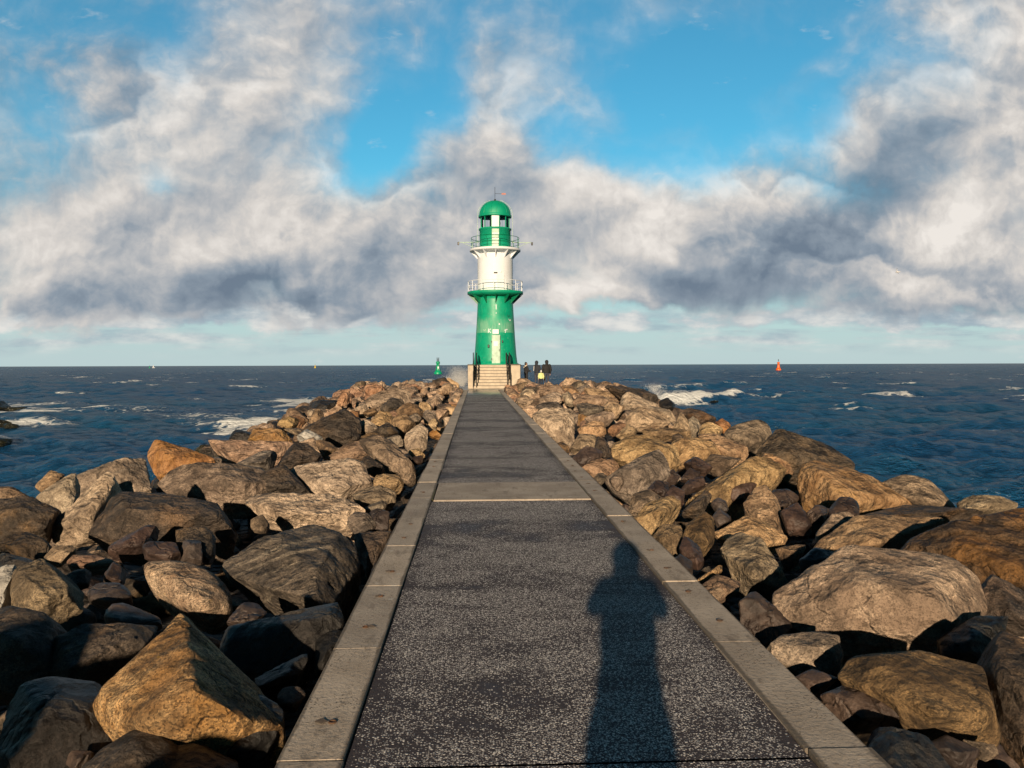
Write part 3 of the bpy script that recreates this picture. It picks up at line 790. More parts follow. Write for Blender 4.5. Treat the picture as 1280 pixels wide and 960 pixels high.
# colour | roundness | * short name for an unmistakable stone, or - | look | outline in the photograph | ridge points (x,y,forward)
ROCKS = '''
y|1|*the tan pyramid boulder|big tan pyramid shaped boulder with yellow lichen dots|108,852 160,815 225,775 262,820 345,905 330,950 260,985 180,935 140,920|228,784,.05 236,830,.42 246,880,.52 215,900,.5 150,900,.25 300,905,.3
g|1|*the white veined grey slab|grey speckled slab with one thin white vein at left edge|10,745 20,712 52,701 73,723 96,731 97,742 58,770 15,765|30,725,.3 60,745,.35
w|1|*the white quartz stone|white quartz stone cut by the left picture edge|-25,715 0,708 22,707 13,740 2,762 -20,765|
y|2|*the golden brown boulder|golden brown rounded boulder among dark stones on the left|174,702 200,700 223,701 260,714 284,736 290,762 262,776 225,762 195,742 180,720|215,725,.4 240,745,.45
s|0|*the banded grey boulder|large streaky dark grey boulder with a sharp ridge|284,700 344,665 384,650 402,655 438,669 455,710 447,740 430,755 395,762 335,764 308,752 302,705|396,655,.05 404,680,.25 396,700,.42 412,755,.5 320,745,.25
d|0|*the dark ochre patched slab|huge dark slab with an ochre patch on its face|110,688 125,650 144,611 154,603 183,607 240,611 263,623 291,638 287,667 258,672 215,670 150,690|165,640,.3 255,640,.3 150,640,.3
g|0|*the grey leaning slab|grey leaning slab standing against the sea on the left|92,604 98,594 150,573 173,567 181,577 186,604 160,615 94,626|135,592,.2
t|0|*the tan wedge|long tan wedge leaning beside a black cleft|50,671 83,638 108,613 133,592 145,608 126,648 113,667 108,676 79,674|112,635,.25 100,655,.3
t|0|-|tan angular stone|33,630 56,613 83,594 92,593 93,628 79,640 50,631|70,615,.25
t|1|-|small tan stone|45,607 62,588 79,594 70,606 52,613|
y|1|-|tan stone with lichen|-25,615 0,609 14,609 38,623 30,630 -15,632|
d|1|*the black cleft boulder|dark boulder with deep shade at left picture edge|-25,630 23,616 50,629 77,642 60,662 20,672 -25,672|
d|1|-|dark brown stone|0,678 27,664 52,673 60,684 40,700 22,696|
t|0|-|small pale tan stone|52,702 69,682 100,683 84,692 73,701|
o|1|-|flat orange stone|79,709 92,695 117,694 146,702 132,709 90,713|
p|0|-|dark slab|128,687 150,671 183,657 197,660 194,675 175,687 146,692|
p|0|-|dark flat stone|174,692 181,677 217,679 224,690 210,701 183,696|
p|0|-|dark reddish brown stone|222,684 231,674 249,672 252,698 236,702 223,699|
d|1|-|dark stone|214,676 221,663 254,659 268,668 266,688 258,700 249,690|
p|1|-|small reddish brown stone|130,716 142,703 153,711 155,725 146,731 131,725|
d|1|-|dark stone|80,722 98,710 111,713 109,728 96,733|
p|2|-|rounded dark brown stone|108,738 125,727 146,727 160,738 164,750 140,756 112,752|
p|1|-|dark slab|126,768 142,750 160,754 195,773 200,783 170,790 137,782|
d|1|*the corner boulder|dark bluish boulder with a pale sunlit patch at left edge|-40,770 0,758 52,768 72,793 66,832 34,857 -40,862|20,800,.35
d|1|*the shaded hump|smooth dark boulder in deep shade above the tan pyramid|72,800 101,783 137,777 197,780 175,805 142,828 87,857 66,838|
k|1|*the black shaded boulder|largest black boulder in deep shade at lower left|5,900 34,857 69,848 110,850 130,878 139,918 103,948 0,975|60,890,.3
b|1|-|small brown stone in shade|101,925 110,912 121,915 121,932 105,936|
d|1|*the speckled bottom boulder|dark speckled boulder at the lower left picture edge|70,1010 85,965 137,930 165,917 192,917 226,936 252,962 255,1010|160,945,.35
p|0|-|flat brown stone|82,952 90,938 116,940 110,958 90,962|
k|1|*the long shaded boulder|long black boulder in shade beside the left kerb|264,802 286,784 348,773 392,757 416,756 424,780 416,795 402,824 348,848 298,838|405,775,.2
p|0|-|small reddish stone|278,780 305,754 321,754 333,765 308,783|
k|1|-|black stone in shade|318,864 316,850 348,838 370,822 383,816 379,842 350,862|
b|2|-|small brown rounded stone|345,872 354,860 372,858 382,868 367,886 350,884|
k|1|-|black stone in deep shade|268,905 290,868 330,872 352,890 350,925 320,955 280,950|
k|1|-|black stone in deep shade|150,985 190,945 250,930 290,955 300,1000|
b|1|*the broad brown boulder|broad flat brown boulder behind the ochre patched slab|186,606 208,588 229,581 282,577 323,580 344,598 330,611 311,625 271,626 220,616|260,595,.3 300,605,.3
d|0|-|dark angular stone|326,583 355,583 373,600 385,614 330,618 320,612|
t|0|*the creamy boulder|big creamy tan boulder with a pale broken face|352,586 386,575 419,573 442,573 461,590 466,601 448,611 415,621 384,615 367,596|395,590,.3 432,592,.35 428,610,.4
t|0|*the flat tan slab|long flat tan slab pointing at the left kerb|303,621 313,615 373,613 413,619 450,638 436,656 390,656 344,655 332,641|350,640,.35 400,640,.4
b|1|-|small brown stone|313,650 328,643 337,657 330,664 316,665|
s|0|-|small grey block|431,650 440,640 459,642 469,655 461,664 441,664|
p|1|-|dark block|460,643 471,636 486,640 485,660 468,663|
g|0|-|small grey stone|454,636 480,624 486,636 470,640|
g|0|-|grey tan stone|432,624 457,611 475,608 494,615 492,627 462,634 446,630|
t|0|-|pale tan stone|463,606 473,592 496,589 506,598 500,613 478,611|
o|1|*the orange boulder|rusty orange boulder half way along the left bank|406,571 427,557 448,552 463,557 464,570 428,577|
d|0|*the dark pyramid stone|dark brown pyramid shaped stone beyond the broad brown boulder|338,582 344,569 363,554 382,555 406,574 372,580|366,562,.2 370,572,.35
o|0|*the ochre seaside slab|flat ochre slab at the seaward edge of left bank|257,550 282,545 313,552 365,552 346,570 310,579 277,577 259,562|275,560,.3
s|0|-|pale striped stone|296,580 319,564 348,563 340,580 318,584|
o|1|*the rusty seaside boulder|rusty tan boulder standing against the sea on the left|182,562 198,548 219,552 260,571 268,579 200,591 187,581|205,565,.3
o|0|-|rusty flat stone|305,549 318,535 350,537 366,549 340,556|
d|0|*the dark leaning slab|dark slab leaning steeply on the left bank|380,534 426,508 433,513 449,525 448,549 422,552 397,542|428,520,.2 436,545,.3
w|0|*the white streaked stone|white and black streaked stone by the dark leaning slab|366,546 381,536 401,546 377,553|
t|0|-|tan stone|372,554 392,547 404,564 388,564|
b|0|-|brown stone|392,548 411,552 424,563 404,569|
g|1|*the big grey brown boulder|big rounded grey brown boulder near the left kerb|448,552 471,546 495,552 517,574 520,588 510,598 482,584 463,568|490,570,.4
d|0|-|dark sharp stone|449,575 458,569 482,585 476,592 461,587|
t|1|*the upright pale stone|upright pale tan stone throwing shade on the left kerb|503,551 510,540 527,529 534,537 532,562 510,559|520,548,.35
t|0|-|small tan stone|509,563 523,560 531,568 519,572|
p|1|-|small black stone|516,571 529,569 527,579 518,579|
b|0|-|brown stone|486,528 495,517 506,518 521,531 505,542 491,535|
t|0|-|tan stone|447,533 456,523 473,534 457,542|
t|0|-|tan angular stone|460,530 476,514 494,516 490,528 469,536|
d|0|-|dark stone|470,536 484,527 499,540 477,543|
t|0|*the long tan boulder|long pale tan boulder on the far left bank|449,507 472,491 495,484 513,491 509,503 473,511 452,511|480,500,.3
d|0|-|dark grey stone|475,508 489,498 504,499 503,511 480,514|
b|0|-|brown stone|494,511 512,503 530,510 527,517 501,520|
g|0|-|grey tan stone|528,519 534,509 546,516 544,527 530,526|
o|0|-|rusty upright stone|421,503 429,487 437,486 436,502 426,507|
o|1|-|rusty stone|430,515 450,513 447,523 434,521|
b|0|-|rusty brown stone|385,523 394,512 404,512 405,522 394,529|
o|0|-|rusty flat stone|400,521 422,505 427,510 411,522|
g|0|-|grey stone|480,548 498,543 505,552 494,556|
b|0|-|brown stone|450,546 470,538 482,545 462,551|
g|1|-|grey stone|505,524 520,516 528,524 518,531|
t|0|-|tan stone|535,530 541,521 549,526 545,536|
t|1|*the shelf boulder|broad tan boulder with a flat shelf top on the right|970,768 977,742 1012,712 1062,691 1103,690 1149,693 1191,706 1214,722 1224,752 1219,770 1184,793 1172,819 1148,814 1084,785 1025,790 988,784|1030,752,.3 1090,738,.4 1160,738,.4 1180,770,.35
b|1|*the pale patched boulder|brown boulder with a pale speckled patch at lower right|1058,848 1082,808 1116,805 1169,819 1215,835 1240,850 1251,868 1250,919 1238,930 1205,926 1150,915 1095,880|1160,850,.35 1170,890,.45 1225,885,.4
p|1|*the reddish saddle stone|reddish brown saddle shaped stone by the right kerb|1023,873 1057,859 1100,858 1130,868 1143,902 1118,898 1077,898 1052,903|
k|0|-|black glittering stone|1090,945 1112,897 1150,914 1165,940 1205,965 1180,990 1100,990|
p|1|-|reddish brown stone|1165,930 1185,920 1224,938 1216,955 1190,955|
b|0|-|flat brown stone|1204,925 1242,931 1252,943 1226,946|
d|1|*the right edge boulder|dark green grey boulder cut by the right picture edge|1238,835 1258,786 1275,782 1320,800 1320,970 1265,900 1243,850|1268,830,.3
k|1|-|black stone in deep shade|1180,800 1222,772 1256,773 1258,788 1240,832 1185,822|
g|1|*the quartz streaked block|squarish grey brown block with pale streaks by right kerb|960,810 981,795 1011,788 1043,788 1050,819 1043,846 997,835 972,822|1010,805,.3 1040,815,.3
p|1|-|dark reddish stone|996,846 1016,837 1048,848 1018,868|
p|0|*the dark kerbside block|dark brown block touching the right kerb|923,765 927,743 948,740 975,757 987,784 951,805 932,786|950,765,.35
g|0|*the upright wedge|tall grey tan wedge with a sharp crest on the right|904,684 913,668 934,660 955,664 975,686 990,711 985,735 936,740 925,715|932,664,.05 926,690,.35 945,720,.45 965,710,.3
t|1|-|tan stone|894,667 913,654 934,647 957,653 982,672 974,687 930,690|
t|1|-|smooth tan slab|931,630 945,612 961,607 963,622 975,640 989,661 963,664 936,650|
p|2|*the black capstone|glossy black rounded stone on top of a tan slab|960,624 967,612 988,611 1000,622 988,634 972,638|
p|1|-|grey brown stone|974,642 997,629 1008,643 1016,660 988,662|
p|1|-|grey brown block|1008,638 1020,629 1036,637 1030,653 1019,661|
b|0|-|brown triangular stone|971,686 1011,679 1002,696 986,708|
g|1|-|tan stone|785,642 793,618 811,612 830,625 802,645|
t|1|*the kerbside tan boulder|rounded tan boulder touching the right kerb|795,648 809,630 838,621 856,633 840,651 815,673 800,660|825,640,.4
b|1|-|golden brown stone|814,673 830,657 849,657 858,671 852,692 840,697|
b|1|-|brown stone|855,670 863,650 878,639 893,650 897,663 882,697 869,686|
p|1|-|dark upright stone|849,686 857,671 873,683 881,703 877,711 858,701|
p|1|-|small dark stone|841,698 851,692 864,700 866,717 852,714|
y|0|-|small golden flat stone|873,723 884,712 902,703 902,715 880,727|
b|1|-|brown stone|876,734 897,719 923,726 928,738 897,749|
t|2|-|small tan rounded stone|880,740 897,733 908,739 897,751|
d|0|-|dark leaning stone|853,639 872,620 884,611 890,620 878,640|
p|1|-|small dark stone|888,630 897,622 907,626 910,638 897,638|
p|1|-|small dark stone|890,647 899,636 916,648 901,659|
t|0|*the long tan slab|long smooth tan slab sloping up to the right|853,629 884,604 913,583 938,574 959,575 979,589 962,609 915,616 913,635 890,620|915,598,.3 900,612,.3
p|1|-|dark purple stone|927,599 940,586 967,596 958,609 940,608|
p|1|-|dark purple stone|911,608 922,598 946,606 935,624 915,622|
p|1|-|dark purple stone|810,611 820,601 838,603 831,621 815,617|
p|1|-|dark purple stone|831,620 842,606 856,612 854,629 838,628|
p|1|-|dark purple stone|851,598 863,585 877,591 866,601|
p|1|-|dark purple stone|852,610 863,599 881,594 881,605 860,615|
p|1|-|dark purple stone|854,580 870,571 894,586 884,591 862,587|
b|1|-|brown stone|881,579 890,568 909,571 931,574 898,589|
p|1|-|small grey brown stone|833,595 840,586 850,595 844,604 836,603|
g|0|*the grey streaked boulder|tan boulder with dark grey streaks beside the right kerb|755,590 766,593 789,573 819,565 837,578 835,595 812,610 793,618 766,606|800,588,.35
t|0|*the big yellow tan boulder|biggest yellow tan boulder half way along right bank|765,554 796,545 839,548 847,577 832,588 815,568 779,576 773,579|800,556,.3 830,560,.3
t|0|*the square grey tan block|squarish grey tan block next to the yellow tan boulder|841,552 871,542 888,548 906,558 902,569 881,577 847,581|870,560,.35
t|1|-|tan boulder|874,544 899,542 923,556 940,562 936,575 904,573 904,560|
b|2|*the round seaside boulder|rounded brown boulder at seaward edge of right bank|904,543 912,534 931,527 950,523 964,531 964,550 940,562 923,553|940,545,.4
r|1|*the dark weathered mound|wide dark brown mound of rock against the sea|945,573 959,556 974,540 1002,544 1038,557 1056,572 1069,588 1030,595 1004,584 990,594 960,592|990,565,.3
o|1|-|ochre stone|946,577 961,566 977,573 993,583 987,596 971,592|
o|1|*the big ochre boulder|big ochre boulder with a long slope to the right|1001,600 1008,582 1032,570 1062,588 1089,598 1112,612 1145,627 1107,640 1072,643 1037,634 1008,626|1022,598,.35 1060,610,.4 1050,630,.4
b|2|*the dark seaside hump|dark rounded hump behind the big ochre boulder|1098,606 1116,597 1137,593 1162,599 1178,614 1195,635 1145,630|1150,612,.3
g|1|*the flat pale seaside rock|flat pale grey brown rock at the water on right|1198,627 1220,619 1249,621 1280,632 1249,638 1203,637|
r|1|*the huge dark boulder|huge dark brown boulder with ochre streaks at right edge|1131,691 1166,657 1228,639 1266,633 1340,645 1340,745 1285,748 1242,754 1222,738 1205,716 1187,707 1153,695|1200,690,.25 1225,715,.35 1290,715,.35
d|1|-|flat dark rock|1070,648 1107,637 1137,629 1201,633 1238,640 1191,650 1124,649|
t|1|*the wide tan rock|wide tan rock between the shelf boulder and sea|1010,698 1032,672 1051,660 1072,647 1124,645 1191,647 1166,659 1133,672 1130,692 1064,692|1075,668,.3 1100,680,.35
p|2|*the round dark cap|round dark stone standing upright before the ochre boulder|1036,638 1051,621 1066,621 1075,632 1074,648 1055,652 1040,650|
b|1|-|brown stone|1022,666 1041,643 1057,640 1072,648 1050,668 1032,678|
k|1|-|black stone in shade|1000,700 1020,685 1045,690 1030,705 1005,716|
t|0|-|tan stone|783,522 798,510 824,513 835,521 837,532 807,535 784,531|
t|0|-|tan stone|722,535 740,526 760,529 762,539 740,544 727,542|
t|0|*the kerbside pale boulder|broad pale tan boulder beside the far right kerb|664,520 686,509 714,513 722,529 720,552 695,554 683,532|700,530,.35
t|0|-|tan stone|711,563 725,543 744,542 745,560 727,569|
d|0|-|dark upright stone|743,561 747,545 758,549 763,566 749,572|
p|1|-|dark stone|715,573 732,559 754,562 749,574 725,583|
o|0|-|brown stone|728,585 747,573 769,576 775,587 751,597|
o|1|*the rust log stone|log shaped rust brown stone lying on right bank|716,500 725,493 751,494 760,500 749,505 719,505|
s|0|-|dark striped stone|718,507 736,503 755,508 751,517 733,520|
t|0|-|tan stone|732,522 755,514 771,517 763,527 740,529|
t|0|-|tan stone|754,511 759,499 771,502 782,508 770,519|
t|0|-|tan stone|773,503 785,490 794,496 824,506 823,513 789,512|
o|0|*the orange crest stone|orange brown stone near the people on right bank|672,493 684,481 703,481 709,490 686,499|
t|0|-|tan flat stone|668,501 695,489 703,495 701,503 676,504|
s|0|-|dark striped flat stone|670,507 682,501 703,501 709,509 676,511|
t|0|*the pale stair stone|pale tan boulder beside the lighthouse steps|644,485 648,473 656,472 671,481 657,487|
d|0|-|dark stone|651,491 657,483 674,483 672,491|
d|0|*the dark far ridge|long dark ridge of rock on far right crest|756,482 776,481 804,486 828,498 819,506 794,498 770,488|
k|2|*the black knob|black wet rounded rock beside the breaking wave|823,501 834,496 843,504 842,511 828,511|
d|1|-|dark flat stone|852,517 856,510 875,512 896,523 875,526|
t|0|-|small pale stone|842,532 851,516 858,523 867,545 852,541|
g|0|-|grey stone|859,528 867,519 876,524 872,545 864,541|
t|0|-|tan stone|874,536 882,526 906,536 902,547 877,544|
o|1|-|orange stone|893,529 903,522 915,532 907,541|
b|0|-|flat brown stone|803,538 837,533 863,541 828,547 812,546|
t|0|-|pale tan stone|730,486 749,485 771,493 762,500 736,494|
b|0|-|small grey stone|741,598 751,588 760,596 751,605|
t|0|-|tan stone|701,493 712,488 720,507 710,506|
o|0|-|ochre stone|758,536 776,526 784,533 767,542|
t|0|-|pale stone|771,544 785,531 801,538 786,545|
t|0|-|grey tan stone|800,518 815,505 838,510 842,525 825,515|
b|1|-|brown stone|690,556 703,552 714,560 706,570|
p|1|-|small dark stone|698,572 710,566 717,575 708,582|
b|1|-|brown stone|760,598 775,590 782,600 772,610|
t|0|-|tan stone|645,500 656,493 668,500 660,508 650,506|
t|0|-|pale stone|652,510 664,506 674,512 664,520|
b|0|-|brown stone|838,545 850,541 858,548 846,552|
k|1|-|black stone|1110,945 1120,925 1140,930 1150,950 1130,965|
d|1|-|dark stone in shade|1240,720 1290,745 1300,790 1255,775 1225,760|
k|1|-|black stone in shade|0,690 20,698 52,704 20,712 -10,712|
k|1|-|black stone in shade|395,800 420,786 432,800 415,840 395,842|
k|1|-|black stone in shade|455,740 470,700 478,720 462,760|
d|1|-|dark stone in shade|440,668 466,664 488,664 478,695 460,720|
b|0|-|narrow tan lit stone|431,668 437,672 446,690 440,692|
'''


class Rock:
    pass


rocks = []


def depth_of(px_, py_, lift=0.0):
    """where the ray of a pixel meets the surface of the stone pile"""
    d = 3.0
    ray = at(px_, py_, 1.0) - EYE
    for _ in range(400):
        p = EYE + ray * d
        zt = crest(p.y) + lift
        if p.z < zt or d > 58: break
        d *= 1.01
    return d


rr = np.random.RandomState(21)
for ln in ROCKS.strip().split('\n'):
    f = ln.split('|')
    k = Rock()
    k.col, k.rnd, k.short, k.desc = f[0], int(f[1]), f[2], f[3]
    k.px = np.array([[float(a) for a in q.split(',')] for q in f[4].split()])
    rid = [[float(a) for a in q.split(',')] for q in f[5].split()] if f[5].strip() else []
    k.px = k.px.mean(0) + (k.px - k.px.mean(0)) * 1.11
    c = k.px.mean(0) * 0.5 + 0.5 * (k.px.max(0) + k.px.min(0)) / 2
    k.c = c
    ext = k.px.max(0) - k.px.min(0)
    D = depth_of(c[0], c[1] + 0.12 * ext[1])
    k.D = D
    s = math.sqrt(ext[0] * ext[1]) * D / 1000.0
    k.s = s
    pts = []
    flat = Vector((CZ.x, CZ.y, 0)).normalized()
    for x, y in k.px:
        tilt = 0.75 * (c[1] - y) / 1000.0 * D
        d = D + tilt
        pts.append(at(x, y, d))
        q = c + (np.array([x, y]) - c) * 0.60
        if k.rnd == 2:
            pts.append(at(q[0], q[1], d - 0.30 * s + (0.10 * s if y < c[1] else 0)))
        elif k.rnd == 1 and not rid and rr.rand() < .4:
            q2 = c + (np.array([x, y]) - c) * rr.uniform(.62, .80)
            pts.append(at(q2[0], q2[1], d - rr.uniform(.12, .24) * s))
        pb = at(q[0], q[1] + 0.10 * ext[1], d) + flat * (0.55 * s)      # the far side
        pts.append(pb - Vector((0, 0, 0.10 * s)))
        if y > c[1]:                                                     # the foot, sunk among its neighbours
            q3 = c + (np.array([x, y]) - c) * 0.85
            pts.append(at(q3[0], q3[1], d) + flat * (0.20 * s) - Vector((0, 0, 0.30 * s)))
    if not rid and k.rnd < 2:
        # a few broken corners towards the viewer
        for _ in range(3 if k.rnd == 0 else 2):
            i0 = rr.randint(len(k.px))
            q = c + (k.px[i0] - c) * rr.uniform(.10, .55)
            rid.append([q[0], q[1] + 0.08 * ext[1], rr.uniform(.22, .46)])
    for x, y, fw in rid:
        tilt = 0.75 * (c[1] - y) / 1000.0 * D
        pts.append(at(x, y, D + tilt - fw * s))
    k.pts = pts
    k.vox = max(min(2.3 * D / 1000.0, s / 16), s / 85)
    k.hero = True
    rocks.append(k)

# procedural stones between and under the mapped ones
def blob_pts(c, s, n=18):
    st = (rr.uniform(.75, 1.35), rr.uniform(.7, 1.15), rr.uniform(.5, .85))
    rot = Matrix.Rotation(rr.uniform(0, 6.28), 3, 'Z') @ Matrix.Rotation(rr.uniform(-.5, .5), 3, 'X') @ Matrix.Rotation(rr.uniform(-.5, .5), 3, 'Y')
    out = []
    for _ in range(n):
        v = Vector(rr.normal(0, 1, 3)).normalized() * rr.uniform(.75, 1.0) * s * 0.5
        v = rot @ Vector((v.x * st[0], v.y * st[1], v.z * st[2]))
        out.append(Vector(c) + v)
    return out


def add_fill(x, y, z, s, col, rnd):
    k = Rock()
    k.col, k.rnd, k.short, k.hero = col, rnd, '-', False
    k.pts = blob_pts((x, y, z), s)
    c = Vector((x, y, z))
    rel = CM.transposed() @ (c - EYE)
    k.D = max(-rel.z, 0.5)
    k.s = s
    k.c = np.array([640 + 1000 * rel.x / k.D, 480 - 1000 * rel.y / k.D]) if rel.z < -0.5 else np.array([-999., 2000.])
    k.infront = rel.z < -0.5
    k.vox = max(min(2.8 * k.D / 1000.0, s / 13), s / 40)
    k.desc = ''
    rocks.append(k)


y = -5.0
while y < 60:
    near = y < 26
    stp = 0.66 if near else 0.85
    stp = 1.2 if y < 1.5 else stp
    for sgn in (-1, 1):
        x = 1.55
        while x < 11.5:
            if y > 51 and abs(sgn * x - 2.2) < 4.6 and y < 60:
                x += stp; continue
            xx, yy_ = sgn * (x + rr.uniform(-.2, .2)), y + rr.uniform(-.25, .25)
            if near:
                s = rr.uniform(.38, .85)
                z = crest(yy_) - 0.36 - 0.20 * rr.rand() - 0.12 * s
                # within the mapped stretch keep them low, they only fill the gaps
                if y > 2.0: z -= 0.10
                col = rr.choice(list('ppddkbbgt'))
            else:
                t_ = (y - 26) / 10
                s = rr.uniform(.60, 1.25)
                z = crest(yy_) - 0.20 - 0.25 * rr.rand() - 0.10 * s
                if y < 42: z -= 0.06
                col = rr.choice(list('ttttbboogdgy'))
            # the flank runs down to the water
            if x > 7.3:
                z += bed_z(xx, yy_) - (crest(yy_) - 0.62)
                s *= 1.5
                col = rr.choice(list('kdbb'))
                if z < SEA_Z - 0.5: x += stp; continue
            if y > 57: z += bed_z(xx, yy_) - (crest(yy_) - 0.62)
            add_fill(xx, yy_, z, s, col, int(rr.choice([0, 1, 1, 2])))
            x += stp * rr.uniform(.9, 1.3) * (1.6 if x > 7 else 1)
    y += stp * rr.uniform(.85, 1.15)
# big far stones on the crest
for _ in range(90):
    sgn = -1 if rr.rand() < .5 else 1
    yy_ = rr.uniform(40, 56)
    xx = sgn * rr.uniform(1.8, 8.0)
    if yy_ > 50 and -2.0 < xx < 7: continue
    s = rr.uniform(.8, 1.7)
    add_fill(xx, yy_, crest(yy_) - 0.22 + rr.uniform(-.12, .10), s, rr.choice(list('tttoobgdt')), int(rr.choice([0, 0, 1])))
for (xx, yy_, s) in ((1.7, 53.0, .7), (2.6, 52.4, .8), (3.3, 53.2, .9), (-1.9, 52.4, .7), (-2.1, 54.5, .8), (4.3, 53.6, .9), (5.4, 54.4, 1.0), (6.6, 55.2, 1.2), (7.3, 56.5, 1.2), (-2.2, 56.5, .8)):
    add_fill(xx, yy_, 0.0 + 0.15 * s, s, rr.choice(list('ttob')), 0)
# boulders left of and behind the camera, whose shade falls on the near stones
for (xx, yy_, top_, s) in ((-1.98, -0.9, 1.05, 1.0), (-2.72, -1.0, .98, 1.0), (-4.0, -1.0, 1.2, .85), (-4.75, -0.9, 1.45, 1.3), (-5.9, -0.8, 1.40, 1.4), (-6.9, -.6, 1.1, 1.4), (-2.5, -1.0, .4, 1.7), (-4.1, -1.0, .4, 1.8), (-5.6, -.9, .4, 1.8), (-3.2, -2.6, 1.3, 2.0), (2.6, -1.5, .3, 1.3), (4.2, -1.2, .35, 1.6), (5.8, -.8, .35, 1.6)):
    add_fill(xx, yy_, top_ - .34 * s, s, 'b', 1)
# rocks awash off the left flank
for (px_, py_, wpx, s) in ((-12, 515, 0, 3.6), (22, 515, 0, 1.6), (-8, 534, 0, 1.7), (14, 535, 0, 0.9), (-4, 556, 0, 1.3), (838, 507, 0, 0.9), (893, 503, 0, .8)):
    p = at_z(px_, py_, SEA_Z)
    add_fill(p.x, p.y, SEA_Z + 0.10 * s, s, 'k', 1)
    for q_ in rocks[-1].pts: q_.z = SEA_Z + 0.10 * s + (q_.z - SEA_Z - 0.10 * s) * 0.7; q_.x = p.x + (q_.x - p.x) * 1.5
    rocks[-1].awash = True

# --- each stone is a broken block: the planes of its hull plus chipped-off corners
def icosphere(n):
    bm = bmesh.new()
    bmesh.ops.create_icosphere(bm, subdivisions=n, radius=1.0)
    v_ = np.array([q.co for q in bm.verts]); f_ = np.array([[q.index for q in t.verts] for t in bm.faces], np.int32)
    bm.free()
    return v_ / np.linalg.norm(v_, axis=1)[:, None], f_


ICO = {n: icosphere(n) for n in range(2, 8)}


def planes_of(k):
    bm = bmesh.new()
    for p in k.pts: bm.verts.new(p)
    r = bmesh.ops.convex_hull(bm, input=bm.verts[:])
    junk = [e for e in set(r['geom_interior'] + r['geom_unused']) if isinstance(e, bmesh.types.BMVert)]
    bmesh.ops.delete(bm, geom=junk, context='VERTS')
    bmesh.ops.dissolve_limit(bm, angle_limit=R((24, 17, 4)[k.rnd]), verts=bm.verts[:], edges=bm.edges[:])
    bmesh.ops.recalc_face_normals(bm, faces=bm.faces[:])
    co = np.array([v_.co for v_ in bm.verts])
    org = (co.max(0) + co.min(0)) / 2 * 0.5 + co.mean(0) * 0.5
    N_ = np.array([f.normal for f in bm.faces]); C_ = np.array([f.calc_center_median() for f in bm.faces])
    A_ = np.array([f.calc_area() for f in bm.faces])
    bm.free()
    ok = A_ > 1e-4 * A_.sum()
    N_, C_ = N_[ok], C_[ok]
    d_ = ((C_ - org) * N_).sum(1)
    flip = d_ < 0
    N_[flip] *= -1; d_ = np.abs(d_)
    return Vector(org), co - org, N_, np.maximum(d_, 0.02 * k.s)


